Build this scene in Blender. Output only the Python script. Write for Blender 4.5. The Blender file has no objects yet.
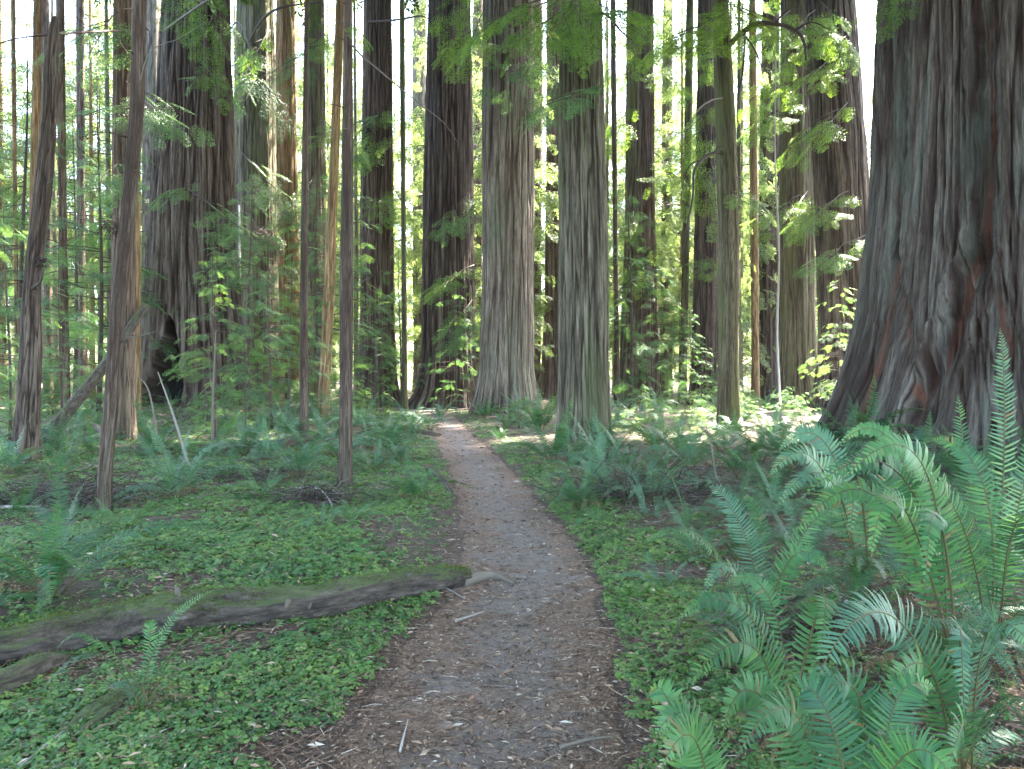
import bpy, math, random
import numpy as np
from mathutils import Vector, Matrix

SC = bpy.context.scene
COL = SC.collection
R = math.radians
W_PX, H_PX = 1024, 769
F_PX = 28.0 * W_PX / 36.0
HORIZON = 375.0
CAM_Z = 1.5
PITCH = math.atan((H_PX / 2 - HORIZON) / F_PX)

# ------------------------------------------------------------------ camera
cam = bpy.data.cameras.new('camera')
cam.lens = 28.0; cam.sensor_width = 36.0; cam.clip_start = 0.05; cam.clip_end = 3000
camo = bpy.data.objects.new('camera', cam); COL.objects.link(camo)
camo.location = (0, 0, CAM_Z)
camo.rotation_euler = (R(90) - PITCH, 0, 0)
SC.camera = camo

# ------------------------------------------------------------------ sky, sun, exposure
SUN_EL, SUN_AZ = R(52), R(42)          # azimuth measured from +Y towards +X
world = bpy.data.worlds.new('World'); SC.world = world
world.use_nodes = True
nt = world.node_tree; nt.nodes.clear()
sky = nt.nodes.new('ShaderNodeTexSky'); sky.sky_type = 'NISHITA'; sky.sun_disc = False
sky.sun_elevation = SUN_EL; sky.sun_rotation = SUN_AZ; sky.dust_density = 2.0
bg = nt.nodes.new('ShaderNodeBackground'); bg.inputs[1].default_value = 0.15
out = nt.nodes.new('ShaderNodeOutputWorld')
nt.links.new(sky.outputs[0], bg.inputs[0]); nt.links.new(bg.outputs[0], out.inputs[0])
sl = bpy.data.lights.new('sun', 'SUN'); sl.energy = 4.6; sl.angle = R(0.6); sl.color = (1.0, 0.93, 0.82)
so = bpy.data.objects.new('sun', sl); COL.objects.link(so)
SUNV = Vector((math.sin(SUN_AZ) * math.cos(SUN_EL), math.cos(SUN_AZ) * math.cos(SUN_EL), math.sin(SUN_EL)))
so.rotation_euler = SUNV.to_track_quat('Z', 'Y').to_euler()
so.location = (30, 30, 60)
SC.view_settings.view_transform = 'Standard'
SC.view_settings.look = 'None'
SC.view_settings.gamma = 1.0
SC.view_settings.use_curve_mapping = False
SC.view_settings.exposure = 4.35
SC.render.engine = 'CYCLES'
cy = SC.cycles
cy.max_bounces = 6; cy.diffuse_bounces = 4; cy.glossy_bounces = 2; cy.transmission_bounces = 4
cy.transparent_max_bounces = 4; cy.volume_bounces = 0
cy.caustics_reflective = False; cy.caustics_refractive = False
cy.sample_clamp_indirect = 3.0
try:
    cy.use_denoising = True; cy.denoiser = 'OPENIMAGEDENOISE'
except Exception:
    pass

# ------------------------------------------------------------------ pixel <-> world
def P(px, py, Y):
    x = (px - W_PX / 2) / F_PX; u = -(py - H_PX / 2) / F_PX
    c, s = math.cos(PITCH), math.sin(PITCH)
    fy = c + u * s; fz = -s + u * c
    k = Y / fy
    return Vector((x * k, Y, CAM_Z + fz * k))

# ------------------------------------------------------------------ noise
_rs = np.random.RandomState(7)
_perm = _rs.permutation(512)
_perm = np.concatenate([_perm, _perm, _perm])
_g = _rs.normal(size=(512, 3)); _g /= np.linalg.norm(_g, axis=1)[:, None]

def noise3(x, y, z):
    x, y, z = np.broadcast_arrays(np.asarray(x, float), np.asarray(y, float), np.asarray(z, float))
    xi = np.floor(x).astype(int); yi = np.floor(y).astype(int); zi = np.floor(z).astype(int)
    xf = x - xi; yf = y - yi; zf = z - zi
    u = xf**3 * (xf * (xf * 6 - 15) + 10); v = yf**3 * (yf * (yf * 6 - 15) + 10); w = zf**3 * (zf * (zf * 6 - 15) + 10)
    def g(dx, dy, dz):
        h = _perm[(_perm[(_perm[(xi + dx) & 511] + yi + dy) & 511] + zi + dz) & 511]
        gr = _g[h]
        return gr[..., 0] * (xf - dx) + gr[..., 1] * (yf - dy) + gr[..., 2] * (zf - dz)
    a = g(0,0,0) * (1 - u) + g(1,0,0) * u; b = g(0,1,0) * (1 - u) + g(1,1,0) * u
    c = g(0,0,1) * (1 - u) + g(1,0,1) * u; d = g(0,1,1) * (1 - u) + g(1,1,1) * u
    return ((a * (1 - v) + b * v) * (1 - w) + (c * (1 - v) + d * v) * w) * 1.6

def sstep(a, b, x):
    t = np.clip((np.asarray(x, float) - a) / (b - a), 0, 1)
    return t * t * (3 - 2 * t)

# ------------------------------------------------------------------ path and ground heights
_pp = [(769, 322, 622), (740, 340, 620), (700, 366, 614), (650, 402, 609), (600, 440, 600), (570, 457, 592), (540, 462, 575),
       (510, 460, 545), (480, 456, 520), (460, 447, 500), (440, 436, 478), (428, 430, 466), (418, 426, 457), (410, 414, 443), (404, 398, 425), (399, 375, 400)]
_py, _pc, _pw = [], [], []
for py, a, b in _pp:
    Y = CAM_Z / math.tan(math.atan((py - H_PX / 2) / F_PX) + PITCH)
    _py.append(Y); _pc.append(((a + b) / 2 - 512) / F_PX * Y); _pw.append((b - a) / 2 / F_PX * Y)
_py = [-6.0, 0.5] + _py; _pc = [-0.45, -0.2] + _pc; _pw = [0.55, 0.55] + _pw
_pw = [min(max(w, 0.5), 0.75) for w in _pw]
PY, PC, PW = map(np.array, (_py, _pc, _pw))

def path_u(x, y):
    """signed offset from the path's centre in half widths"""
    c = np.interp(y, PY, PC); w = np.interp(y, PY, PW)
    w = w * (1 + 0.10 * noise3(np.asarray(y) * 2.3, 5.5, 0.3) + 0.05 * noise3(np.asarray(y) * 7, 1.5, 0.3))
    fade = sstep(PY[-1], PY[-1] + 3, y)
    return (x - c) / w + fade * 50

HERO_X, HERO_Y = 6.9, 13.3
def gz(x, y):
    x = np.asarray(x, float); y = np.asarray(y, float)
    u = np.abs(path_u(x, y))
    off = sstep(0.9, 4.0, u)
    z = 0.10 * noise3(x * 0.35, y * 0.35, 3.1) * off + 0.05 * noise3(x * 1.1, y * 1.1, 8.1) * off
    z = z + 0.07 * sstep(0.95, 2.2, u) * sstep(40, 25, y)
    z = z + 0.35 * np.exp(-((x - HERO_X)**2 + (y - HERO_Y)**2) / 7.0)
    z = z + 0.16 * np.exp(-((x - 2.2)**2 / 1.2 + (y - 3.4)**2 / 3.0)) * off
    z = z + 0.55 * np.exp(-((x + 12.0)**2 + (y - 30)**2) / 14.0)
    z = z + 0.004 * np.clip(y - 40, 0, 400) + 0.25 * noise3(x * 0.05, y * 0.05, 0.7) * sstep(25, 60, np.hypot(x, y))
    return z

def ground_surface(x, y):
    u = np.abs(path_u(x, y))
    return gz(x, y) - 0.025 * sstep(1.08, 0.9, u) + 0.012 * noise3(np.asarray(x) * 6, np.asarray(y) * 6, 2.2) * sstep(0.9, 1.3, u)

def G(px, py):
    """world point on the ground seen at a pixel"""
    lo, hi = 0.8, 400.0
    for _ in range(50):
        mid = (lo + hi) / 2
        p = P(px, py, mid)
        if p.z > float(gz(p.x, p.y)): lo = mid
        else: hi = mid
    p = P(px, py, lo)
    return Vector((p.x, p.y, float(gz(p.x, p.y))))

# ------------------------------------------------------------------ mesh building
def mesh_np(name, V, faces, mats, matidx=None, smooth=True, point_attrs=None, bark=None):
    """faces: list of int arrays (n,k) with k = 3 or 4; matidx: list of int or arrays"""
    me = bpy.data.meshes.new(name)
    V = np.asarray(V, np.float32)
    faces = [np.asarray(f, np.int32) for f in faces if len(f)]
    me.vertices.add(len(V)); me.vertices.foreach_set('co', V.ravel())
    nl = sum(f.size for f in faces); npoly = sum(len(f) for f in faces)
    me.loops.add(nl); me.polygons.add(npoly)
    me.loops.foreach_set('vertex_index', np.concatenate([f.ravel() for f in faces]))
    tot = np.concatenate([np.full(len(f), f.shape[1], np.int32) for f in faces])
    start = np.concatenate([[0], np.cumsum(tot)[:-1]]).astype(np.int32)
    me.polygons.foreach_set('loop_start', start)
    for m in (mats if isinstance(mats, (list, tuple)) else [mats]): me.materials.append(m)
    if matidx is not None:
        mi = np.concatenate([np.full(len(f), m, np.int32) if np.isscalar(m) else np.asarray(m, np.int32) for f, m in zip(faces, matidx)])
        me.polygons.foreach_set('material_index', mi)
    me.polygons.foreach_set('use_smooth', np.full(npoly, smooth, bool))
    for k, a in (point_attrs or {}).items():
        at = me.attributes.new(k, 'FLOAT', 'POINT'); at.data.foreach_set('value', np.asarray(a, np.float32))
    if bark is not None:
        at = me.attributes.new('bark', 'FLOAT_VECTOR', 'POINT'); at.data.foreach_set('vector', np.asarray(bark, np.float32).ravel())
    me.update(calc_edges=True)
    return me

class MB:
    """collects pieces, builds one mesh"""
    def __init__(s): s.V = []; s.F4 = []; s.F3 = []; s.M4 = []; s.M3 = []; s.T = []; s.n = 0
    def add(s, V, F4=None, F3=None, mat=0, tint=0.5):
        V = np.asarray(V, np.float32).reshape(-1, 3); s.V.append(V)
        s.T.append(np.broadcast_to(np.asarray(tint, np.float32), (len(V),)).copy())
        if F4 is not None and len(F4): s.F4.append(np.asarray(F4) + s.n); s.M4.append(np.full(len(F4), mat))
        if F3 is not None and len(F3): s.F3.append(np.asarray(F3) + s.n); s.M3.append(np.full(len(F3), mat))
        s.n += len(V)
    def tube(s, pts, rad, k=6, mat=0, tint=0.5, wob=0.0, seed=0):
        pts = np.asarray(pts, float); n = len(pts); rad = np.broadcast_to(np.asarray(rad, float), (n,))
        T = np.gradient(pts, axis=0); T /= np.linalg.norm(T, axis=1)[:, None] + 1e-9
        ref = np.array([0, 0, 1.0]) if abs(T[:, 2]).mean() < 0.8 else np.array([1.0, 0, 0])
        A = np.cross(T, ref); A /= np.linalg.norm(A, axis=1)[:, None] + 1e-9
        B = np.cross(T, A)
        th = np.linspace(0, 2 * np.pi, k, endpoint=False)
        r = rad[:, None] * np.ones((1, k))
        if wob:
            r = r * (1 + wob * noise3(np.cos(th)[None] * 1.3 + seed, np.sin(th)[None] * 1.3, np.arange(n)[:, None] * 0.35))
        V = pts[:, None] + r[..., None] * (np.cos(th)[None, :, None] * A[:, None] + np.sin(th)[None, :, None] * B[:, None])
        i = np.arange(n - 1)[:, None] * k; j = np.arange(k)[None]; j2 = (j + 1) % k
        F = np.stack([i + j, i + j2, i + k + j2, i + k + j], -1).reshape(-1, 4)
        V = V.reshape(-1, 3)
        c = len(V)
        V = np.vstack([V, pts[0], pts[-1]])
        jj = np.arange(k)
        F3 = np.vstack([np.stack([jj * 0 + c, (jj + 1) % k, jj], -1), np.stack([jj * 0 + c + 1, (n - 1) * k + jj, (n - 1) * k + (jj + 1) % k], -1)])
        s.add(V, F, F3, mat, tint)
    def leaves(s, L, mat=0):
        """L: dict of P, D, N, l, w, t"""
        Pn, D, N, l, w, t = L
        S = np.cross(D, N); S /= np.linalg.norm(S, axis=1)[:, None] + 1e-9
        a = Pn; m = Pn + D * (l * 0.45)[:, None]; b = m + S * (w / 2)[:, None]; c = Pn + D * l[:, None] - N * (l * 0.12)[:, None]; d = m - S * (w / 2)[:, None]
        V = np.stack([a, b, c, d], 1).reshape(-1, 3)
        F = np.arange(len(V)).reshape(-1, 4)
        s.add(V, F, None, mat, np.repeat(t, 4))
    def mesh(s, name, mats, smooth=True):
        V = np.concatenate(s.V); faces = []; mi = []
        if s.F4: faces.append(np.concatenate(s.F4)); mi.append(np.concatenate(s.M4))
        if s.F3: faces.append(np.concatenate(s.F3)); mi.append(np.concatenate(s.M3))
        return mesh_np(name, V, faces, mats, mi, smooth, {'tint': np.concatenate(s.T)})
    def build(s, name, mats, parent=None, smooth=True):
        return link(name, s.mesh(name, mats, smooth), parent)

def link(name, me, parent=None):
    o = bpy.data.objects.new(name, me); COL.objects.link(o)
    if parent is not None: o.parent = parent
    return o
def tag(o, label, cat, group=None, kind=None):
    if label: o['label'] = label
    if cat: o['category'] = cat
    if group: o['group'] = group
    if kind: o['kind'] = kind
    return o
def thing(name, label, cat, loc, group=None, rz=0.0, scale=1.0):
    o = bpy.data.objects.new(name, None); COL.objects.link(o)
    o.location = loc; o.rotation_euler = (0, 0, rz); o.scale = (scale,) * 3
    o.empty_display_size = 0.2
    return tag(o, label, cat, group)
def put(o, parent, mat4=None):
    """copy of a part (mesh shared) under a thing"""
    c = o.copy(); COL.objects.link(c); c.parent = parent
    if mat4 is not None: c.matrix_local = mat4
    return c

# ------------------------------------------------------------------ materials
def nmat(name):
    m = bpy.data.materials.new(name); m.use_nodes = True
    t = m.node_tree; t.nodes.clear()
    o = t.nodes.new('ShaderNodeOutputMaterial')
    return m, t, o
def N(t, typ, **kw):
    n = t.nodes.new(typ)
    for k, v in kw.items():
        if k == 'inp':
            for a, b in v.items(): n.inputs[a].default_value = b
        else: setattr(n, k, v)
    return n
def ramp(t, fac, stops):
    r = t.nodes.new('ShaderNodeValToRGB')
    while len(r.color_ramp.elements) < len(stops): r.color_ramp.elements.new(0.5)
    for e, (p, c) in zip(r.color_ramp.elements, stops):
        e.position = p; e.color = (*c, 1) if len(c) == 3 else c
    if fac is not None: t.links.new(fac, r.inputs[0])
    return r.outputs[0]
def mix(t, fac, a, b, typ='MIX'):
    m = t.nodes.new('ShaderNodeMix'); m.data_type = 'RGBA'; m.blend_type = typ
    for sock, v in ((0, fac), (6, a), (7, b)):
        if isinstance(v, bpy.types.NodeSocket): t.links.new(v, m.inputs[sock])
        elif sock == 0: m.inputs[0].default_value = v
        else: m.inputs[sock].default_value = (*v, 1)
    return m.outputs[2]
def noise_n(t, coord, scale, detail=4, rough=0.55, stretch=None, dist=0.0):
    n = t.nodes.new('ShaderNodeTexNoise'); n.inputs['Scale'].default_value = scale
    n.inputs['Detail'].default_value = detail; n.inputs['Roughness'].default_value = rough; n.inputs['Distortion'].default_value = dist
    if stretch:
        mp = t.nodes.new('ShaderNodeMapping'); mp.inputs['Scale'].default_value = stretch
        t.links.new(coord, mp.inputs[0]); coord = mp.outputs[0]
    t.links.new(coord, n.inputs[0])
    return n.outputs[0]

def bark_mat(name, ridge, pale, furrow, moss=(0.07, 0.09, 0.03), mossamt=0.2, fibre=22.0, bump=0.5, red=None):
    m, t, o = nmat(name)
    ridge, pale, furrow = (tuple(v * 0.78 for v in q) for q in (ridge, pale, furrow)); moss = tuple(v * 0.8 for v in moss)
    tc = N(t, 'ShaderNodeAttribute', attribute_name='bark').outputs['Vector']
    b = N(t, 'ShaderNodeBsdfPrincipled', inp={'Roughness': 0.9})
    try: b.inputs['Specular IOR Level'].default_value = 0.2
    except Exception: pass
    big = noise_n(t, tc, 1.3, 3, 0.6, (1, 1, 0.22))
    mid = noise_n(t, tc, 7.0, 5, 0.65, (1, 1, 0.05))
    fine = noise_n(t, tc, fibre, 6, 0.75, (1, 1, 0.075), 0.25)
    c = ramp(t, mid, [(0.34, tuple(v * 0.5 for v in ridge)), (0.48, ridge), (0.62, tuple(v * 1.15 for v in pale))])
    c2 = ramp(t, fine, [(0.36, (0.42, 0.38, 0.35)), (0.5, (1, 1, 1)), (0.62, (1.45, 1.42, 1.38))])
    c = mix(t, 1.0, c, c2, 'MULTIPLY')
    h = N(t, 'ShaderNodeAttribute', attribute_name='h').outputs['Fac']
    hf = ramp(t, h, [(0.34, (1, 1, 1)), (0.68, (0, 0, 0))])
    c = mix(t, hf, c, furrow)
    if red:
        rd = N(t, 'ShaderNodeAttribute', attribute_name='red').outputs['Fac']
        c = mix(t, rd, c, red)
    big = mix(t, 0.45, big, mid)
    mf = ramp(t, big, [(0.56 - 0.16 * mossamt, (0, 0, 0)), (0.64 - 0.14 * mossamt, (1, 1, 1))])
    mm = N(t, 'ShaderNodeMath', operation='MULTIPLY'); mm.inputs[1].default_value = min(0.75, mossamt * 1.5)
    t.links.new(mf, mm.inputs[0])
    c = mix(t, mm.outputs[0], c, moss)
    t.links.new(c, b.inputs['Base Color'])
    bp = N(t, 'ShaderNodeBump', inp={'Strength': min(1, bump * 1.5), 'Distance': 1.1 / fibre})
    t.links.new(fine, bp.inputs['Height'])
    bp2 = N(t, 'ShaderNodeBump', inp={'Strength': bump, 'Distance': 0.10})
    t.links.new(mid, bp2.inputs['Height']); t.links.new(bp.outputs[0], bp2.inputs['Normal'])
    t.links.new(bp2.outputs[0], b.inputs['Normal'])
    t.links.new(b.outputs[0], o.inputs[0])
    return m

def leaf_mat(name, c0, c1, c2, trans=0.45, tboost=1.5, rough=0.45, spec=0.35, yellow=1.3):
    """tint attribute picks the colour; thin leaves pass light"""
    m, t, o = nmat(name)
    at = N(t, 'ShaderNodeAttribute', attribute_name='tint').outputs['Fac']
    oi = N(t, 'ShaderNodeObjectInfo').outputs['Random']
    ad = N(t, 'ShaderNodeMath', operation='MULTIPLY_ADD'); ad.inputs[1].default_value = 0.3
    t.links.new(oi, ad.inputs[0]); t.links.new(at, ad.inputs[2])
    sb = N(t, 'ShaderNodeMath', operation='SUBTRACT'); sb.inputs[1].default_value = 0.15
    t.links.new(ad.outputs[0], sb.inputs[0])
    c = ramp(t, sb.outputs[0], [(0.1, c0), (0.5, c1), (0.9, c2)] if 'fern' not in name else [(0.1, c0), (0.5, c1), (0.88, c2), (1.0, (0.16, 0.13, 0.065))])
    b = N(t, 'ShaderNodeBsdfPrincipled', inp={'Roughness': rough})
    try: b.inputs['Specular IOR Level'].default_value = spec
    except Exception: pass
    tr = N(t, 'ShaderNodeBsdfTranslucent')
    c_t = mix(t, 1.0, c, (tboost * yellow, tboost * 1.1, tboost * 0.55), 'MULTIPLY')
    t.links.new(c, b.inputs['Base Color']); t.links.new(c_t, tr.inputs[0])
    ms = N(t, 'ShaderNodeMixShader'); ms.inputs[0].default_value = trans
    t.links.new(b.outputs[0], ms.inputs[1]); t.links.new(tr.outputs[0], ms.inputs[2])
    t.links.new(ms.outputs[0], o.inputs[0])
    return m

def plain_mat(name, stops, rough=0.85, attr='tint', trans=0.0):
    m, t, o = nmat(name)
    at = N(t, 'ShaderNodeAttribute', attribute_name=attr).outputs['Fac']
    c = ramp(t, at, stops)
    b = N(t, 'ShaderNodeBsdfPrincipled', inp={'Roughness': rough})
    try: b.inputs['Specular IOR Level'].default_value = 0.25
    except Exception: pass
    t.links.new(c, b.inputs['Base Color']); t.links.new(b.outputs[0], o.inputs[0])
    return m

M = {}
M['hero'] = bark_mat('hero_bark', (0.074, 0.056, 0.045), (0.130, 0.113, 0.096), (0.030, 0.015, 0.011), (0.066, 0.078, 0.060), 0.42, 26, 0.7, red=(0.11, 0.042, 0.026))
M['grey'] = bark_mat('grey_bark', (0.175, 0.138, 0.108), (0.26, 0.222, 0.180), (0.070, 0.047, 0.036), (0.12, 0.13, 0.085), 0.35, 24, 0.5)
M['dark'] = bark_mat('dark_bark', (0.090, 0.064, 0.050), (0.14, 0.110, 0.088), (0.030, 0.018, 0.013), (0.07, 0.075, 0.05), 0.15, 22, 0.5)
M['brown'] = bark_mat('brown_bark', (0.13, 0.090, 0.066), (0.19, 0.145, 0.11), (0.055, 0.032, 0.022), (0.09, 0.095, 0.05), 0.2, 22, 0.5)
M['red'] = bark_mat('reddish_bark', (0.17, 0.115, 0.09), (0.23, 0.17, 0.14), (0.08, 0.043, 0.03), (0.10, 0.09, 0.05), 0.1, 22, 0.5)
M['mossy'] = bark_mat('mossy_bark', (0.125, 0.105, 0.075), (0.20, 0.18, 0.135), (0.035, 0.024, 0.016), (0.095, 0.10, 0.045), 0.45, 24, 0.55)
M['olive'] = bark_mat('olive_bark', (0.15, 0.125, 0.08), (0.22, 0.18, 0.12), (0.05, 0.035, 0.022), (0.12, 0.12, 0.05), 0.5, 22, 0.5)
M['golden'] = bark_mat('sunlit_bark', (0.26, 0.165, 0.085), (0.34, 0.23, 0.12), (0.11, 0.06, 0.03), (0.15, 0.13, 0.05), 0.35, 22, 0.5)  # sunlight on the lit trunks is put into this golden tone
M['thin'] = bark_mat('slender_bark', (0.085, 0.058, 0.043), (0.14, 0.108, 0.085), (0.05, 0.03, 0.022), (0.085, 0.09, 0.05), 0.35, 55, 0.6)
M['thinmoss'] = bark_mat('slender_mossy_bark', (0.12, 0.10, 0.062), (0.175, 0.15, 0.10), (0.05, 0.035, 0.02), (0.10, 0.11, 0.04), 0.6, 50, 0.6)
M['black'] = plain_mat('charred_wood', [(0, (0.008, 0.007, 0.007)), (1, (0.02, 0.018, 0.016))])
M['twig'] = plain_mat('twig_bark', [(0, (0.03, 0.022, 0.018)), (0.5, (0.07, 0.052, 0.04)), (1, (0.16, 0.14, 0.12))])
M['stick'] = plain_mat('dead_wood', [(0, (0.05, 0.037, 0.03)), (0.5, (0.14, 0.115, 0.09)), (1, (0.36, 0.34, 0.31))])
M['sap'] = leaf_mat('understorey_needles', (0.022, 0.060, 0.032), (0.045, 0.11, 0.05), (0.085, 0.16, 0.055), 0.5, 2.3)
M['spr'] = leaf_mat('redwood_needles', (0.030, 0.070, 0.018), (0.06, 0.13, 0.025), (0.11, 0.19, 0.035), 0.5, 2.3)
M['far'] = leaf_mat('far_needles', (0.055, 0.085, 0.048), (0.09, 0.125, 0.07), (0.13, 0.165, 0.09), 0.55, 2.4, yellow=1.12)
M['can'] = leaf_mat('crown_needles', (0.025, 0.05, 0.018), (0.04, 0.08, 0.025), (0.06, 0.11, 0.03), 0.35)
M['fern'] = leaf_mat('fern_green', (0.020, 0.070, 0.034), (0.036, 0.115, 0.047), (0.085, 0.20, 0.05), 0.35, 1.4, 0.5, 0.35)
M['fernb'] = leaf_mat('fern_bluish', (0.036, 0.098, 0.062), (0.066, 0.155, 0.092), (0.11, 0.21, 0.10), 0.3, 1.4, 0.5, 0.38)  # sky sheen on the fronds is lifted into this bluish base colour
M['ferny'] = leaf_mat('fern_bright', (0.038, 0.105, 0.042), (0.062, 0.16, 0.06), (0.105, 0.22, 0.075), 0.36, 1.3, 0.5, 0.35)
M['fernd'] = leaf_mat('fern_dead', (0.07, 0.038, 0.02), (0.16, 0.092, 0.05), (0.32, 0.23, 0.15), 0.3, 1.0, 0.8, 0.1, 1.0)
M['rachis'] = plain_mat('fern_stem', [(0, (0.035, 0.024, 0.012)), (0.5, (0.075, 0.06, 0.025)), (1, (0.12, 0.12, 0.04))], 0.6)
M['sorrel'] = leaf_mat('sorrel_green', (0.045, 0.115, 0.036), (0.085, 0.18, 0.048), (0.17, 0.26, 0.065), 0.35, 1.3, 0.45, 0.4)
M['litter'] = plain_mat('litter', [(0.0, (0.035, 0.022, 0.016)), (0.25, (0.075, 0.045, 0.03)), (0.5, (0.15, 0.095, 0.064)), (0.7, (0.25, 0.16, 0.105)), (0.88, (0.36, 0.27, 0.19)), (1.0, (0.50, 0.44, 0.36))])

def earth(t, tc, n1, n3):
    return mix(t, 1.0, ramp(t, n1, [(0.32, (0.042, 0.029, 0.022)), (0.45, (0.085, 0.060, 0.046)), (0.56, (0.135, 0.098, 0.075)), (0.72, (0.21, 0.16, 0.125))]), ramp(t, n3, [(0.3, (0.6, 0.58, 0.56)), (0.65, (1.35, 1.3, 1.25))]), 'MULTIPLY')
def ground_mat():
    m, t, o = nmat('forest_floor')
    tc = N(t, 'ShaderNodeTexCoord').outputs['Object']
    b = N(t, 'ShaderNodeBsdfPrincipled', inp={'Roughness': 0.95})
    n1 = noise_n(t, tc, 34, 8, 0.8); n2 = noise_n(t, tc, 1.6, 5, 0.65); n3 = noise_n(t, tc, 130, 4, 0.7)
    c = earth(t, tc, n1, n3)
    c = mix(t, 1.0, c, (0.9, 0.84, 0.78), 'MULTIPLY')
    g = ramp(t, n3, [(0.35, (0.03, 0.055, 0.02)), (0.6, (0.09, 0.13, 0.04))])
    f = ramp(t, n2, [(0.46, (0, 0, 0)), (0.6, (0.6, 0.6, 0.6))])
    e = N(t, 'ShaderNodeAttribute', attribute_name='edge').outputs['Fac']
    ef = N(t, 'ShaderNodeMath', operation='GREATER_THAN'); ef.inputs[1].default_value = 1.5; t.links.new(e, ef.inputs[0])
    f2 = mix(t, ef.outputs[0], (0, 0, 0), f)
    c = mix(t, f2, c, g)
    t.links.new(c, b.inputs['Base Color'])
    bp = N(t, 'ShaderNodeBump', inp={'Strength': 1.0, 'Distance': 0.04}); t.links.new(n1, bp.inputs['Height'])
    t.links.new(bp.outputs[0], b.inputs['Normal']); t.links.new(b.outputs[0], o.inputs[0])
    return m
def path_mat():
    m, t, o = nmat('trodden_earth')
    tc = N(t, 'ShaderNodeTexCoord').outputs['Object']
    b = N(t, 'ShaderNodeBsdfPrincipled', inp={'Roughness': 0.92})
    n1 = noise_n(t, tc, 34, 8, 0.8); n2 = noise_n(t, tc, 1.7, 6, 0.7, (1, 1.4, 1)); n3 = noise_n(t, tc, 130, 4, 0.7)
    a = mix(t, 1.0, earth(t, tc, n1, n3), (1.5, 1.38, 1.28), 'MULTIPLY')
    d = mix(t, 1.0, ramp(t, n1, [(0.3, (0.115, 0.090, 0.076)), (0.7, (0.205, 0.165, 0.140))]), ramp(t, n3, [(0.3, (0.75, 0.75, 0.75)), (0.65, (1.2, 1.2, 1.2))]), 'MULTIPLY')
    e = N(t, 'ShaderNodeAttribute', attribute_name='edge').outputs['Fac']
    sb = N(t, 'ShaderNodeMath', operation='MULTIPLY_ADD'); sb.inputs[1].default_value = -0.22; t.links.new(e, sb.inputs[0]); t.links.new(n2, sb.inputs[2])
    f = ramp(t, sb.outputs[0], [(0.34, (0, 0, 0)), (0.46, (1, 1, 1))])
    c = mix(t, f, a, d)
    t.links.new(c, b.inputs['Base Color'])
    bp = N(t, 'ShaderNodeBump', inp={'Strength': 0.9, 'Distance': 0.02}); t.links.new(n1, bp.inputs['Height'])
    bp2 = N(t, 'ShaderNodeBump', inp={'Strength': 0.5, 'Distance': 0.06}); t.links.new(n2, bp2.inputs['Height']); t.links.new(bp.outputs[0], bp2.inputs['Normal'])
    t.links.new(bp2.outputs[0], b.inputs['Normal']); t.links.new(b.outputs[0], o.inputs[0])
    return m
M['ground'] = ground_mat(); M['path'] = path_mat()

# ------------------------------------------------------------------ ground and path
def build_ground():
    ys = np.concatenate([np.linspace(-60, -6, 12, endpoint=False), np.linspace(-6, 1.5, 30, endpoint=False), 1.5 + (np.linspace(0, 1, 420)**2.2) * 58, np.geomspace(60, 400, 50)[1:]])
    u = np.linspace(-1, 1, 361); u = np.sign(u) * np.abs(u)**1.25
    wd = 6 + 1.0 * np.abs(ys) + np.where(ys < 1.5, 12, 0)
    X = u[None] * wd[:, None]; Yg = np.repeat(ys[:, None], len(u), 1)
    Z = ground_surface(X, Yg)
    V = np.stack([X, Yg, Z], -1).reshape(-1, 3)
    n = len(u); i = np.arange(len(ys) - 1)[:, None] * n; j = np.arange(n - 1)[None]
    F = np.stack([i + j, i + j + 1, i + n + j + 1, i + n + j], -1).reshape(-1, 4)
    tag(link('ground', mesh_np('ground', V, [F], M['ground'], None, True, {'edge': np.minimum(np.abs(path_u(X, Yg)), 9).ravel()})), 'brown needle covered forest floor', None, None, 'structure')
def build_path():
    ys = np.concatenate([np.linspace(-6, 2, 60, endpoint=False), 2 + (np.linspace(0, 1, 420)**1.7) * (PY[-1] - 2)])
    u = np.linspace(-1.12, 1.12, 49)
    c = np.interp(ys, PY, PC); w = np.interp(ys, PY, PW)
    w = w * (1 + 0.10 * noise3(ys * 2.3, 5.5, 0.3) + 0.05 * noise3(ys * 7, 1.5, 0.3))
    X = c[:, None] + u[None] * w[:, None]; Yg = np.repeat(ys[:, None], len(u), 1)
    Z = gz(X, Yg) - 0.008 - 0.05 * sstep(0.95, 1.12, np.abs(u) )[None] + 0.006 * noise3(X * 5, Yg * 5, 0.5) + 0.003 * noise3(X * 22, Yg * 22, 0.5)
    V = np.stack([X, Yg, Z], -1).reshape(-1, 3)
    n = len(u); i = np.arange(len(ys) - 1)[:, None] * n; j = np.arange(n - 1)[None]
    F = np.stack([i + j, i + j + 1, i + n + j + 1, i + n + j], -1).reshape(-1, 4)
    tag(link('path', mesh_np('path', V, [F], M['path'], None, True, {'edge': np.abs(u[None] + 0 * X).ravel()})), 'trodden earth footpath winding away between redwoods', None, None, 'structure')
build_ground(); build_path()

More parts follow.
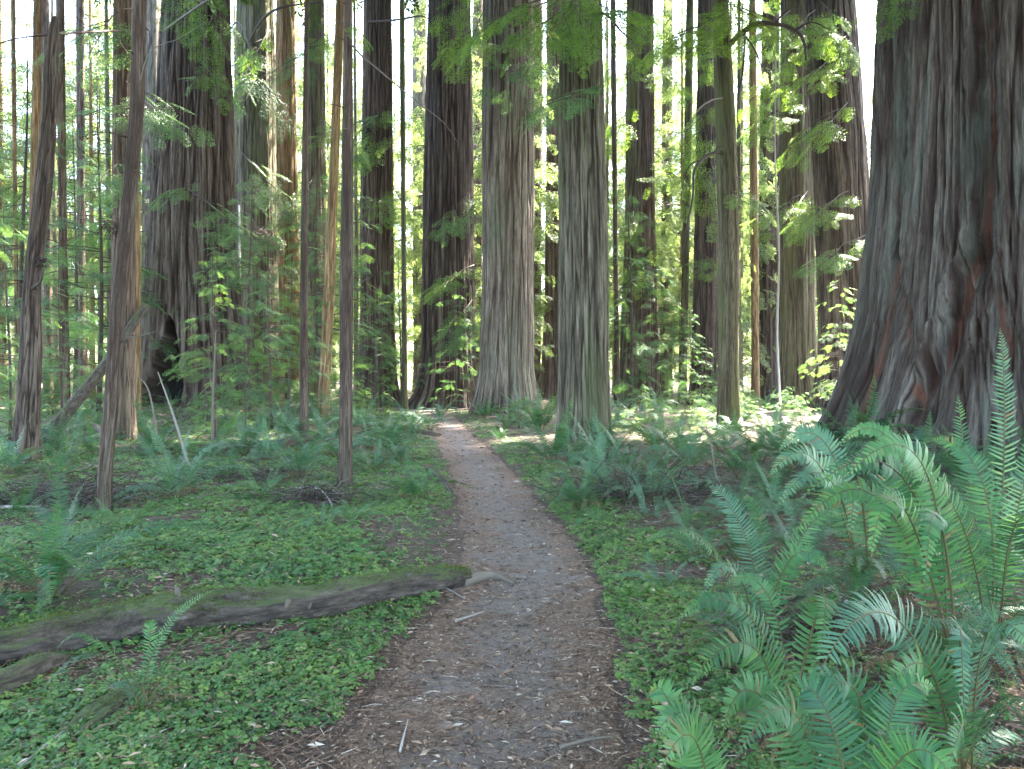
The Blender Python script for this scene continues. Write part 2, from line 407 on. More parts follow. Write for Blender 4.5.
# ------------------------------------------------------------------ trunks
def bark_height(x, y, z, s, stretch, seed):
    """0 = furrow, 1 = ridge top; s = plate width in metres"""
    sx, sy = x / s, y / s
    wx = 0.35 * noise3(sx * 0.35 + seed, sy * 0.35, z * 0.3)
    wy = 0.35 * noise3(sx * 0.35, sy * 0.35 + seed + 9, z * 0.3)
    zz = z / (s * stretch * 1.7)
    n1 = np.abs(noise3(sx + wx + seed, sy + wy, zz))
    n2 = np.abs(noise3(sx * 2.1 + seed + 31, sy * 2.1 + wy, zz * 1.7 + 4))
    n3 = noise3(sx * 5.0 + seed, sy * 5.0, zz * 9.0)
    h = 0.55 * (1 - np.exp(-n1 / 0.17)) + 0.27 * (1 - np.exp(-n2 / 0.17)) + 0.18 * (0.5 + 0.6 * n3)
    return h

def hermite(xs, ys, x):
    xs = np.array(xs, float); ys = np.array(ys, float)
    d = np.gradient(ys, xs)
    i = np.clip(np.searchsorted(xs, x) - 1, 0, len(xs) - 2)
    h = xs[i + 1] - xs[i]; t = np.clip((x - xs[i]) / h, 0, 1)
    return (2*t**3 - 3*t**2 + 1) * ys[i] + (t**3 - 2*t**2 + t) * h * d[i] + (-2*t**3 + 3*t**2) * ys[i+1] + (t**3 - t**2) * h * d[i+1]

def trunk_mesh(name, prof, Y, base_xy, mat, nseg, dz, s=0.16, stretch=9.0, amp=0.05, flare=0.25, lobes=1.0, top=34.0, seed=0, extra=None, top_r=0.5, dz_hi=0.8):
    """prof: rows (py, x_left, x_right); base_xy: world origin of the tree"""
    zs, cx, rr = [], [], []
    for py, a, b in sorted(prof, key=lambda q: -q[0]):
        p = P((a + b) / 2, py, Y)
        zs.append(p.z); cx.append(p.x); rr.append((b - a) / 2 / F_PX * Y)
    z0 = base_xy.z
    sl_ = (cx[-1] - cx[0]) / max(zs[-1] - zs[0], 0.5)
    ztop = zs[-1]
    if top > ztop + 1:
        zs.append(top); cx.append(cx[-1] + 0.5 * sl_ * (top - ztop)); rr.append(rr[-1] * top_r)
    zs = [min(z0, zs[0]) - 0.6] + zs; cx = [cx[0]] + cx; rr = [rr[0] * 1.12] + rr
    zv = np.arange(zs[0], min(ztop + 0.6, zs[-1]), dz)
    if zs[-1] > ztop + 1: zv = np.concatenate([zv, np.arange(zv[-1] + dz_hi, zs[-1], dz_hi)])
    C = hermite(zs, cx, zv); RR = hermite(zs, rr, zv)
    th = np.linspace(0, 2 * np.pi, nseg, endpoint=False)
    ct, st = np.cos(th)[None], np.sin(th)[None]
    hz = (zv - z0)[:, None]
    lob = noise3(ct * 1.7 + seed * 3.3, st * 1.7, hz * 0.05 + seed)
    lob2 = noise3(ct * 4.5 + seed * 1.7, st * 4.5, hz * 0.07 + seed)
    rad = RR[:, None] * (1 + (0.10 * lob + 0.03 * lob2) * lobes)
    rad = rad + RR[:, None] * flare * np.exp(-np.clip(hz, 0, 99) / (0.55 * max(rr[1], 0.1) + 0.1)) * (0.35 + 1.3 * np.abs(lob2)) * lobes
    rref = float(np.interp(z0 + 0.35 * (ztop - z0), zv, RR))
    h = bark_height(rref * ct + 0 * rad, rref * st + 0 * rad, zv[:, None], s, stretch, seed * 5.7)
    bk = np.stack([rref * ct + 0 * rad, rref * st + 0 * rad, zv[:, None] + 0 * rad], -1).reshape(-1, 3)
    bk = np.vstack([bk, [[0, 0, zv[-1]]]])
    red = np.zeros_like(h)
    if extra is not None:
        rad, h, red = extra(rad, h, red, th, zv, C, RR)
    rad = rad + amp * (h - 0.75)
    V = np.stack([C[:, None] + rad * ct - base_xy.x, Y - base_xy.y + rad * st, zv[:, None] + 0 * rad - base_xy.z], -1).reshape(-1, 3)
    n = nseg; i = np.arange(len(zv) - 1)[:, None] * n; j = np.arange(n)[None]; j2 = (j + 1) % n
    F = np.stack([i + j, i + j2, i + n + j2, i + n + j], -1).reshape(-1, 4)
    k = len(V); V = np.vstack([V, [[C[-1] - base_xy.x, Y - base_xy.y, zv[-1] + 0.05 - base_xy.z]]])
    jj = np.arange(n); last = (len(zv) - 1) * n
    F3 = np.stack([jj * 0 + k, last + (jj + 1) % n, last + jj], -1)[:, [0, 2, 1]]
    hh = np.append(h.ravel(), 1); rr_ = np.append(red.ravel(), 0)
    return mesh_np(name, V, [F, F3], mat, [0, 0], True, {'h': hh, 'red': rr_}, bk)

# ------------------------------------------------------------------ foliage sprays
def nrm(a): return a / (np.linalg.norm(a, axis=-1, keepdims=True) + 1e-9)
def spray_template(rng, nside, nleaf, leaf_l, leaf_w, spread=0.5, droop=0.15):
    """flat spray along +X, unit length, z up; returns leaf arrays and twig lines"""
    Pn, D, Nn, l, w = [], [], [], [], []; lines = []
    def axis(p0, d0, L, nl, dr):
        pts = []
        for k in range(nl):
            t = (k + 0.5) / nl
            p = p0 + d0 * (L * t) + np.array([0, 0, -dr * t * t * L])
            pts.append(p)
            for sd in (-1, 1):
                a = sd * (0.85 + 0.2 * rng.normal() * 0.5)
                d = np.array([d0[0] * math.cos(a) - d0[1] * math.sin(a), d0[0] * math.sin(a) + d0[1] * math.cos(a), -0.12 + 0.15 * rng.normal()])
                d /= np.linalg.norm(d)
                Pn.append(p); D.append(d); Nn.append(nrm(np.array([0.45 * rng.normal(), 0.45 * rng.normal(), 1.0])))
                l.append(leaf_l * (1 - 0.45 * t) * rng.uniform(0.8, 1.15)); w.append(leaf_w * rng.uniform(0.8, 1.2))
        lines.append(np.array([p0, p0 + d0 * L * 0.5 - np.array([0, 0, dr * 0.25 * L]), p0 + d0 * L - np.array([0, 0, dr * L])]))
    axis(np.zeros(3), np.array([1.0, 0, 0]), 1.0, max(3, nleaf), droop)
    for i in range(nside):
        t = 0.12 + 0.8 * (i + rng.uniform(0, 0.5)) / nside
        for sd in (-1, 1):
            if rng.uniform() < 0.08: continue
            L = spread * (1.02 - t)**0.6 * rng.uniform(0.75, 1.1)
            a = sd * rng.uniform(0.75, 1.0)
            p0 = np.array([t, 0, -droop * t * t])
            axis(p0, np.array([math.cos(a), math.sin(a), 0.0]), L, max(2, int(nleaf * (0.45 + L))), droop * 1.3)
    return [np.array(Pn), np.array(D), np.array(Nn), np.array(l), np.array(w)], lines

def place_sprays(tpls, O, Fd, U, S, rng, tint, trange=0.25):
    """tpls list of templates; arrays of origins, forward, up, scale"""
    Fd = nrm(Fd); Sd = nrm(np.cross(U, Fd)); Uu = np.cross(Fd, Sd)
    outs = [[] for _ in range(6)]; which = rng.randint(0, len(tpls), len(O))
    for k, (tp, _) in enumerate(tpls):
        q = np.where(which == k)[0]
        if not len(q): continue
        Rm = np.stack([Fd[q], Sd[q], Uu[q]], -1)                    # (m,3,3)
        Pn = np.einsum('mij,nj->mni', Rm, tp[0]) * S[q][:, None, None] + O[q][:, None]
        D = np.einsum('mij,nj->mni', Rm, tp[1]); Nn = np.einsum('mij,nj->mni', Rm, tp[2])
        l = tp[3][None] * S[q][:, None]; w = tp[4][None] * S[q][:, None]
        tt = tint[q][:, None] + trange * rng.uniform(-1, 1, l.shape)
        for o_, a in zip(outs, (Pn.reshape(-1, 3), D.reshape(-1, 3), Nn.reshape(-1, 3), l.ravel(), w.ravel(), tt.ravel())): o_.append(a)
    return [np.concatenate(o_) for o_ in outs]

_r = np.random.RandomState(11)
SP_HI = [spray_template(_r, 8, 7, 0.10, 0.025, 0.5, 0.12) for _ in range(3)]
SP_MID = [spray_template(_r, 6, 5, 0.125, 0.055, 0.5, 0.22) for _ in range(3)]
SP_LO = [spray_template(_r, 4, 3, 0.22, 0.095, 0.5, 0.18) for _ in range(3)]

def branchy(mb, rng, org, az, L, elev, droop, tpls, nspray, sscale, rad, tint, stem_mat=0, leaf_mat_i=1, start=0.2, stems=True, k=4, loose=0.0):
    """one limb with flat sprays to both sides"""
    t = np.linspace(0, 1, 6)
    d = np.array([math.cos(az), math.sin(az), 0.0])
    curve = lambda tt: org + d * (L * np.asarray(tt))[..., None] + np.array([0, 0, 1.0]) * (L * (math.tan(elev) * np.asarray(tt) - droop * np.asarray(tt)**2))[..., None]
    pts = curve(t) + np.array([0, 0, 0.02 * L]) * rng.normal(size=(6, 1)) * (t * (1 - t) * 4)[:, None]
    if stems: mb.tube(pts, rad * (1 - 0.85 * t), k, stem_mat, 0.4)
    ts = np.sort(rng.uniform(start, 0.97, nspray)); ts = np.append(ts, 0.93)
    O = curve(ts); tan = nrm(curve(np.minimum(ts + 0.02, 1.02)) - O)
    sd = np.where(np.arange(len(ts)) % 2 == 0, 1, -1) * rng.uniform(0.5, 1.0, len(ts)); sd[-1] = 0
    side = np.array([-d[1], d[0], 0.0])
    Fd = tan * np.cos(sd)[:, None] + side[None] * np.sin(sd)[:, None]; Fd[:, 2] -= rng.uniform(0.0, 0.35 + 1.1 * loose, len(ts))
    U = np.tile([0, 0, 1.0], (len(ts), 1)) + (0.22 + 0.6 * loose) * rng.normal(size=(len(ts), 3))
    S = sscale * (1.05 - 0.45 * ts) * rng.uniform(0.7, 1.25, len(ts))
    mb.leaves(place_sprays(tpls, O, Fd, U, S, rng, np.full(len(ts), tint) + 0.12 * rng.normal(size=len(ts))), leaf_mat_i)

def crown_mesh(name, seed, z0, z1, n, len_lo, len_hi, tpls, nspray, sscale, mats, elev=(-0.1, 0.35), droop=0.35, tr=0.12, stems=True, fat=1.0, loose=0.25):
    """branches around a vertical trunk; len_lo near the bottom, len_hi the widest"""
    rng = np.random.RandomState(seed); mb = MB()
    for i in range(n):
        t = (i + rng.uniform()) / n
        z = z0 + (z1 - z0) * t
        L = (len_lo + (len_hi - len_lo) * min(1, t * 3.0)) * (1 - 0.8 * max(0, (t - 0.3) / 0.7)**1.1) * rng.uniform(0.55, 1.25)
        clump = 0.5 + 0.5 * noise3(z * 0.35, seed * 1.3, 0.5)
        tint = 0.35 + 0.4 * rng.uniform()
        az = rng.uniform(0, 2 * math.pi)
        branchy(mb, rng, np.array([0, 0, z]), az, L, rng.uniform(*elev), droop * rng.uniform(0.5, 1.3), tpls, max(2, int(nspray * L / len_hi + 0.5)), sscale * (0.6 + 0.4 * L / len_hi), 0.007 * L * fat + 0.002, tint, 0, 1, 0.2, stems, 4, loose)
    return mb.mesh(name, mats)

TW = M['twig']
# crowns: far trees (several), high crowns for the big trunks, understorey saplings, single limbs
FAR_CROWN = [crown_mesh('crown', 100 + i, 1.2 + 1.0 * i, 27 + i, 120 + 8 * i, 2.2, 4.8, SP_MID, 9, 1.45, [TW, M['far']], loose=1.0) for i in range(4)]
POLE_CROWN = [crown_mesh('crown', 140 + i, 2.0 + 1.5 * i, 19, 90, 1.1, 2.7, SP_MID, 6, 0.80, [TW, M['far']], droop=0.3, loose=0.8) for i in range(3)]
HIGH_CROWN = [crown_mesh('crown', 200 + i, 0, 24, 88, 3.0, 5.5, SP_LO, 7, 1.9, [TW, M['can']], stems=True) for i in range(3)]
SAP_CROWN = [crown_mesh('crown', 300 + i, 0.5, 5.6, 52, 0.9, 1.6, SP_HI, 6, 0.50, [TW, M['sap']], elev=(-0.05, 0.3), droop=0.28) for i in range(4)]
BUSH_CROWN = [crown_mesh('crown', 340 + i, 0.15, 1.7, 34, 0.6, 1.0, SP_MID, 5, 0.42, [TW, M['sap']], elev=(0.1, 0.7), droop=0.3) for i in range(3)]

def limb_mesh(seed, L, tpls, nspray, sscale, leaf):
    rng = np.random.RandomState(seed); mb = MB()
    branchy(mb, rng, np.zeros(3), 0.0, L, 0.12, 0.22, tpls, nspray, sscale, 0.008, 0.55, 0, 1, 0.15)
    for i in range(3):
        t = rng.uniform(0.2, 0.7)
        branchy(mb, rng, np.array([L * t, 0, L * (0.12 * t - 0.22 * t * t)]), rng.choice([-1, 1]) * rng.uniform(0.5, 0.9), L * (1 - t) * 0.8, 0.05, 0.25, tpls, nspray // 2, sscale * 0.85, 0.005, 0.55, 0, 1, 0.15)
    return mb.mesh('branch', [TW, leaf])
LIMB = [limb_mesh(400 + i, 1.0, SP_HI, 8, 0.34, M['spr']) for i in range(4)]
LIMB_B = [limb_mesh(420 + i, 1.0, SP_HI, 8, 0.34, M['sap']) for i in range(4)]
exec_limb = [0]
def limb(tree, a, b, bluish=False, scale_w=1.0):
    """a leafy branch of a tree from world point a to world point b"""
    d = b - a; L = d.length
    me = (LIMB_B if bluish else LIMB)[exec_limb[0] % 4]; exec_limb[0] += 1
    o = link('branch', me, tree)
    x = d.normalized(); up = Vector((0, 0, 1)); y = up.cross(x); y.normalize(); z = x.cross(y)
    m = Matrix((x, y, z)).transposed().to_4x4()
    loc = a - tree.location
    o.matrix_local = Matrix.Translation(loc) @ m @ Matrix.Diagonal((L, L * scale_w, L, 1))
    return o

# ------------------------------------------------------------------ the named redwoods
TREES = {}
def redwood(key, name, label, prof, Y, mat, nseg=180, dz=0.09, crown=None, cz=None, cat='tree', group=None, **kw):
    basepy, a, b = max(prof, key=lambda q: q[0])
    c = P((a + b) / 2, basepy, Y)
    org = Vector((c.x, Y, float(gz(c.x, Y))))
    t = thing(name, label, cat, org, group)
    me = trunk_mesh('trunk', prof, Y, org, M[mat] if isinstance(mat, str) else mat, nseg, dz, **kw)
    link('trunk', me, t)
    if crown is not None:
        ztop = CAM_Z + Y * 0.47 + 1.2
        if cz: ztop = cz
        ztp = P(prof[0][1], 0, Y)
        cr = link('crown', HIGH_CROWN[crown % 3], t)
        top = sorted(prof, key=lambda q: q[0])[0]
        tp = P((top[1] + top[2]) / 2, top[0], Y)
        cr.location = (tp.x - org.x, 0, max(ztop, 11.0) - org.z)
        cr.rotation_euler = (0, 0, crown * 1.3)
        hh = kw.get('top', 34.0)
        cr.scale = (1, 1, max(0.35, (hh + 2 - max(ztop, 11.0)) / 24))
    TREES[key] = t
    return t

def hero_extra(rad, h, red, th, zv, C, RR):
    # a long split running down the trunk, torn bark beside it, red inner bark in the bottom of it
    zz = zv[:, None]
    ang = (th[None] + math.pi) % (2 * math.pi) - math.pi
    def groove(pts, w, depth):
        za = [p[0] for p in pts]; an = []
        for z, px in pts:
            Xw = (px - 512) / F_PX * (HERO_Y - 1.9)
            cc = np.interp(z, zv, C); r = np.interp(z, zv, RR)
            s_ = np.clip((Xw - cc) / r, -0.97, 0.97)
            an.append(-math.pi + math.acos(-s_))
        ac = np.interp(zv, za, an)[:, None] + 0.03 * noise3(zz * 1.8, 3.3, 1.1) + 0.015 * noise3(zz * 6, 7.3, 1.1)
        d = np.abs(ang - ac) / w
        fade = sstep(za[0] - 0.2, za[0] + 0.4, zz) * sstep(za[-1] + 0.2, za[-1] - 0.4, zz)
        g = np.exp(-d**2) * fade
        return g, depth * g, d
    z_at = lambda py: P(0, py, HERO_Y - 1.9).z
    rng_n = noise3(2.4 * np.cos(th)[None] * 6, 2.4 * np.sin(th)[None] * 6, zz * 0.5) + 0.5 * noise3(2.4 * np.cos(th)[None] * 18, 2.4 * np.sin(th)[None] * 18, zz * 1.1)
    for pts, w, dp in (
        ([(z_at(440), 925), (z_at(380), 948), (z_at(300), 972), (z_at(230), 990), (z_at(150), 994), (z_at(60), 996), (z_at(-20), 1001)], 0.062, 0.30),
        ([(z_at(460), 1020), (z_at(400), 1012), (z_at(340), 1000), (z_at(270), 990), (z_at(230), 986)], 0.05, 0.22),
        ([(z_at(460), 850), (z_at(380), 872), (z_at(250), 884), (z_at(180), 888)], 0.05, 0.09),
        ([(z_at(470), 925), (z_at(360), 940), (z_at(240), 930), (z_at(100), 938), (z_at(-20), 930)], 0.03, 0.07)):
        g, dep, d = groove(pts, w, dp)
        rad = rad - dep + 0.5 * dp * np.exp(-((d - 1.9)**2) / 0.5) * (0.7 + 0.6 * rng_n) * (dep.max() > 0) * sstep(0, 1, g * 40 + 0.0)
        red = np.maximum(red, 0.8 * sstep(0.6, 0.95, g) * sstep(-0.1, 0.3, rng_n))
    # slanted torn strips near the split
    near = sstep(0.55, 0.15, np.abs(ang + 2.38)) * sstep(6.5, 2.0, zz)
    strip = np.abs(noise3(ang * 15 + zz * 0.9, zz * 0.35, 4.4) + 0.5 * noise3(ang * 38 + zz * 1.8, zz * 0.7, 1.4))
    rad = rad + 0.05 * near * (1 - np.exp(-strip / 0.15)) - 0.03 * near
    h = h * (1 - 0.3 * near) + 0.3 * near * (1 - np.exp(-strip / 0.12))
    red = np.maximum(red, near * 0.1 * sstep(0.12, 0.02, strip))
    return rad, h, red

redwood('hero', 'redwood_tree', 'huge dark redwood with deeply split red and grey bark behind the tall ferns',
        [(470, 818, 1226), (440, 832, 1208), (400, 849, 1190), (340, 866, 1172), (250, 878, 1158), (130, 887, 1146), (0, 892, 1138)], HERO_Y, 'hero', 1150, 0.022,
        crown=0, cz=13, s=0.16, stretch=16, amp=0.17, flare=0.12, lobes=0.55, seed=1, extra=hero_extra, top=40)

redwood('front', 'redwood_tree', 'straight dark mossy redwood standing just past the path bend, ferns at its foot',
        [(452, 556, 613), (430, 557, 611), (380, 558, 609), (250, 559, 607), (100, 559, 603), (0, 560, 601)], 15.8, 'mossy', 420, 0.035,
        crown=1, s=0.1, stretch=13, amp=0.06, flare=0.10, lobes=0.7, seed=2, top=30)
redwood('grey', 'redwood_tree', 'pale grey fluted redwood flaring at its base beside the path',
        [(418, 470, 541), (405, 473, 538), (380, 478, 534), (330, 481, 533), (200, 482, 534), (0, 483, 533)], 29.0, 'grey', 420, 0.05,
        crown=2, s=0.19, stretch=16, amp=0.12, flare=0.16, lobes=0.8, seed=3, top=44)
redwood('darkp', 'redwood_tree', 'dark broad redwood where the path disappears, pale log at its foot',
        [(406, 408, 480), (395, 414, 478), (370, 419, 475), (300, 421, 474), (150, 425, 472), (0, 429, 470)], 37.0, 'dark', 380, 0.07,
        crown=0, s=0.24, stretch=15, amp=0.16, flare=0.18, lobes=0.8, seed=4, top=48)
redwood('redb', 'redwood_tree', 'smooth reddish redwood seen between the grey fluted one and the mossy one',
        [(393, 539, 580), (350, 542, 577), (200, 546, 575), (0, 547, 574)], 47.0, 'red', 220, 0.12,
        crown=1, s=0.22, stretch=18, amp=0.1, flare=0.10, seed=5, top=50)
redwood('brown', 'redwood_tree', 'brown upright redwood behind the single slender sapling trunk, crossed by pale sprays',
        [(408, 352, 402), (395, 356, 398), (350, 359, 395), (200, 361, 393), (0, 364, 391)], 38.0, 'brown', 260, 0.09,
        crown=2, s=0.22, stretch=16, amp=0.12, flare=0.18, seed=6, top=46)

def cave_extra(rad, h, red, th, zv, C, RR):
    zz = zv[:, None]; ang = (th[None] + math.pi) % (2 * math.pi) - math.pi
    zc = P(0, 420, 29).z; zt = P(0, 318, 29).z
    t = np.clip((zz - zc) / (zt - zc), -0.3, 1)
    wdt = 0.46 * np.clip(1 - t, 0, 1)**0.7 * (1 + 0.35 * noise3(zz * 1.7, 2.2, 0.4)) + 0.001
    a0 = -math.pi / 2 - 0.25 + 0.16 * t + 0.14 * noise3(zz * 1.3, 0.4, 9.1)
    g = sstep(1.15, 0.75, np.abs(ang - a0) / wdt) * (zz < zt + 0.3)
    rad = rad - 1.15 * g
    red = np.maximum(red, g)
    return rad, h, red
M['darkcave'] = bark_mat('burnt_bark', (0.110, 0.080, 0.064), (0.17, 0.138, 0.115), (0.038, 0.022, 0.017), (0.07, 0.08, 0.05), 0.12, 22, 0.5, red=(0.012, 0.010, 0.009))
redwood('cave', 'redwood_tree', 'massive dark redwood with a burnt black hollow at its foot',
        [(428, 128, 262), (410, 136, 254), (370, 143, 246), (320, 148, 241), (240, 153, 235), (100, 160, 230), (0, 165, 227)], 29.5, 'darkcave', 560, 0.05,
        crown=1, s=0.24, stretch=13, amp=0.19, flare=0.15, lobes=0.7, seed=7, extra=cave_extra, top=48)
redwood('gold1', 'redwood_tree', 'tall brown redwood half hidden by blue green sprays beside the burnt one',
        [(408, 230, 284), (300, 233, 278), (100, 236, 274), (0, 238, 272)], 40.0, 'olive', 240, 0.1,
        crown=2, s=0.22, stretch=15, amp=0.13, flare=0.15, seed=8, top=46)
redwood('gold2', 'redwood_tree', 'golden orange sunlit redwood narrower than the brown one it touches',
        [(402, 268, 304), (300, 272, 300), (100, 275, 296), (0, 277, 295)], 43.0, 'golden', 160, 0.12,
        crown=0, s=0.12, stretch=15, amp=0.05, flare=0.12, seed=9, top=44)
redwood('olive', 'redwood_tree', 'olive green mid sized redwood next to the golden one',
        [(415, 300, 330), (300, 302, 327), (100, 304, 325), (0, 305, 324)], 34.0, 'olive', 160, 0.1,
        crown=1, s=0.10, stretch=15, amp=0.04, flare=0.12, seed=10, top=38)
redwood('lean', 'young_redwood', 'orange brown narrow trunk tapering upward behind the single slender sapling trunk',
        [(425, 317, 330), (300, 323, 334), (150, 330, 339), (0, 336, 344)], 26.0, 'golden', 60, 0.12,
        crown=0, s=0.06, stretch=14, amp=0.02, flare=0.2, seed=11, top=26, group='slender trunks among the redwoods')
redwood('pairl', 'redwood_tree', 'mossy green half of a close pair of redwoods behind the bright undergrowth',
        [(398, 617, 645), (300, 622, 643), (0, 627, 641)], 44.0, 'olive', 140, 0.12,
        crown=2, s=0.2, stretch=15, amp=0.1, flare=0.12, seed=12, top=46)
redwood('pairr', 'redwood_tree', 'brown half of a close pair of redwoods behind the bright undergrowth',
        [(397, 636, 661), (300, 638, 657), (0, 640, 653)], 42.0, 'brown', 140, 0.12,
        crown=0, s=0.2, stretch=15, amp=0.1, flare=0.15, seed=13, top=44)
redwood('mid', 'redwood_tree', 'dark narrow redwood behind the slender arching tree, bright sprays across it',
        [(400, 690, 721), (300, 694, 718), (100, 697, 715), (0, 698, 713)], 41.0, 'dark', 180, 0.1,
        crown=1, s=0.2, stretch=15, amp=0.1, flare=0.15, seed=14, top=46)
redwood('arch', 'young_redwood', 'slender mossy tree with a dark arching dead branch high on its trunk',
        [(432, 717, 742), (400, 718, 740), (250, 719, 739), (120, 716, 735), (0, 713, 728)], 19.5, 'thinmoss', 150, 0.05,
        crown=None, s=0.05, stretch=14, amp=0.022, flare=0.12, seed=15, top=24, group='slender trunks among the redwoods')
redwood('darkr', 'redwood_tree', 'dark upright redwood edging the olive lit one',
        [(398, 756, 784), (200, 760, 781), (0, 763, 779)], 45.0, 'dark', 150, 0.12,
        crown=2, s=0.2, stretch=15, amp=0.1, flare=0.12, seed=16, top=46)
redwood('oliver', 'redwood_tree', 'olive brown redwood with fine straight furrows beside the leaning dark one',
        [(412, 774, 822), (380, 777, 818), (200, 779, 814), (0, 782, 810)], 37.0, 'olive', 260, 0.08,
        crown=0, s=0.18, stretch=18, amp=0.11, flare=0.15, seed=17, top=46)
redwood('tilt', 'redwood_tree', 'broad dark redwood leaning gently toward the olive one, before the huge split one',
        [(402, 815, 888), (370, 819, 881), (250, 818, 871), (100, 812, 861), (0, 807, 853)], 34.0, 'dark', 320, 0.07,
        crown=1, s=0.24, stretch=15, amp=0.16, flare=0.12, lobes=0.8, seed=18, top=48)
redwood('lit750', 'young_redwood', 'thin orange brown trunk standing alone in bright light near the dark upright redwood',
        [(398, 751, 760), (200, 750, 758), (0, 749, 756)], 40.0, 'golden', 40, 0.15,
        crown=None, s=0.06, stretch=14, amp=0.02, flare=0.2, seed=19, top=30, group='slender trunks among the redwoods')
# slender trunks near the camera, left of the path
redwood('sl1', 'young_redwood', 'slender brown trunk bending upward beside the big fern, nearest of its kind',
        [(522, 97, 112), (480, 98, 112), (400, 104, 118), (300, 112, 126), (200, 122, 136), (100, 130, 144), (0, 132, 146)], 8.3, 'thin', 120, 0.02,
        crown=None, s=0.03, stretch=12, amp=0.012, flare=0.10, seed=20, top=12, group='slender trunks among the redwoods')
redwood('sl2', 'young_redwood', 'straight slender trunk with a knobbly dark stem standing alone before the brown redwood',
        [(495, 337, 352), (450, 339, 352), (300, 340, 353), (150, 342, 353), (0, 344, 352)], 10.2, 'thin', 110, 0.025,
        crown=None, s=0.03, stretch=10, amp=0.010, flare=0.15, seed=21, top=13, group='slender trunks among the redwoods')
redwood('sl3', 'young_redwood', 'upright trunk close behind the slender bending one, twice as thick',
        [(450, 110, 136), (300, 112, 135), (100, 113, 134), (0, 114, 134)], 17.5, 'brown', 110, 0.06,
        crown=2, s=0.06, stretch=14, amp=0.025, flare=0.15, seed=22, top=26, group='slender trunks among the redwoods')
redwood('snag', 'broken_snag', 'dark broken topped trunk with shaggy bark beside the mossy leaning log',
        [(468, 14, 40), (430, 16, 39), (350, 21, 41), (290, 24, 40), (200, 34, 50), (100, 43, 57), (45, 47, 58), (18, 52, 58)], 13.0, 'dark', 130, 0.035,
        crown=None, s=0.05, stretch=10, amp=0.035, flare=0.12, seed=23, top=0, group='slender trunks among the redwoods')
redwood('sl4', 'young_redwood', 'thin dark stem standing between the olive redwood and the lone slender trunk',
        [(448, 299, 309), (300, 300, 308), (150, 302, 308), (0, 305, 309)], 17.0, 'thin', 50, 0.06,
        crown=None, s=0.03, stretch=10, amp=0.01, flare=0.2, seed=24, top=14, group='slender trunks among the redwoods')
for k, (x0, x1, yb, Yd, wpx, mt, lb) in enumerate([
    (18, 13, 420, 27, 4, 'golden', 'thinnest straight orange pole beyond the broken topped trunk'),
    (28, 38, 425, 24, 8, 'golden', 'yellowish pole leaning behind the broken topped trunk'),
    (66, 60, 425, 26, 8, 'brown', 'straight brown pole just beyond the mossy leaning log'),
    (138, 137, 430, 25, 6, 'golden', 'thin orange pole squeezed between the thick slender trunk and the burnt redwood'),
    (82, 80, 405, 38, 7, 'brown', 'faint brown pole deep in the trees beyond the leaning log'),
    (48, 44, 408, 36, 9, 'brown', 'shaded pole deep behind the broken topped trunk'),
    (150, 152, 405, 44, 16, 'grey', 'pale grey trunk peeping past the edge of the burnt redwood'),
    (405, 402, 412, 33, 5, 'thinmoss', 'thin mossy pole between the brown and the dark broad redwoods'),
    (617, 613, 402, 38, 5, 'thin', 'thin dark pole just past the straight mossy redwood'),
    (683, 690, 398, 42, 7, 'thinmoss', 'crooked pale pole beside the dark narrow redwood'),
    (664, 668, 394, 50, 9, 'olive', 'olive pole beyond the close pair of redwoods'),
    (418, 420, 400, 60, 12, 'grey', 'distant pale trunk seen against the bright sky gap'),
    (594, 596, 396, 60, 10, 'red', 'distant reddish trunk edging the straight mossy redwood'),
    (536, 537, 396, 52, 10, 'red', 'distant reddish trunk edging the grey fluted redwood'),
    (478, 478, 398, 55, 9, 'red', 'reddish sliver of trunk between the dark broad and grey fluted redwoods')]):
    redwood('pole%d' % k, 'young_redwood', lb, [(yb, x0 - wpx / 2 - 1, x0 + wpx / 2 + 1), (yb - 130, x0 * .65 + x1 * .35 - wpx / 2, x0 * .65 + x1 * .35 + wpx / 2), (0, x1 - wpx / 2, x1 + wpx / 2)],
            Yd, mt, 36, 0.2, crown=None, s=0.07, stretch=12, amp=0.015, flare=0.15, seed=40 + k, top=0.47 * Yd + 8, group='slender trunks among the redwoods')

# ------------------------------------------------------------------ leafy and dead branches on the named trees
def axis_pt(key, py, frac=0.0):
    """a point on the trunk's skin"""
    t = TREES[key]; me = t.children[0].data
    return t
def L_(key, ax, ay, Ya, bx, by, Yb, bl=False, w=1.0):
    Yb = Ya - min(Ya - Yb, 1.2 + 0.03 * Ya)
    limb(TREES[key], P(ax, ay, Ya), P(bx, by, Yb), bl, w)
# overhead sprays and sprouts, each from its own trunk
L_('cave', 195, -30, 28, 225, 45, 19, False, 0.9); L_('cave', 200, 60, 28, 225, 90, 21, False, 0.7)
L_('cave', 190, 190, 28, 245, 235, 22, True); L_('cave', 200, 180, 28, 160, 200, 21, False); L_('cave', 215, 250, 28, 262, 270, 20, True)
L_('front', 590, -10, 15.3, 530, 45, 12.5); L_('front', 575, -20, 15.3, 585, 40, 11.5, False, 0.7); L_('front', 570, -5, 15.3, 470, 20, 12, False, 1.1)
L_('front', 598, 85, 15.3, 545, 105, 12.5, True); L_('front', 600, 5, 15.3, 640, 45, 13); L_('front', 565, -15, 15.3, 545, 30, 11.5); L_('front', 602, 15, 15.3, 655, 8, 12.5)
L_('grey', 485, 10, 28, 462, 62, 25); L_('grey', 530, 40, 28, 545, 110, 24, True); 
L_('darkp', 470, 190, 36, 442, 230, 33, True); L_('darkp', 472, 300, 36, 436, 345, 33, True, 1.2); L_('darkp', 474, 265, 36, 430, 290, 33, False); L_('darkp', 460, -20, 36, 445, 40, 31)
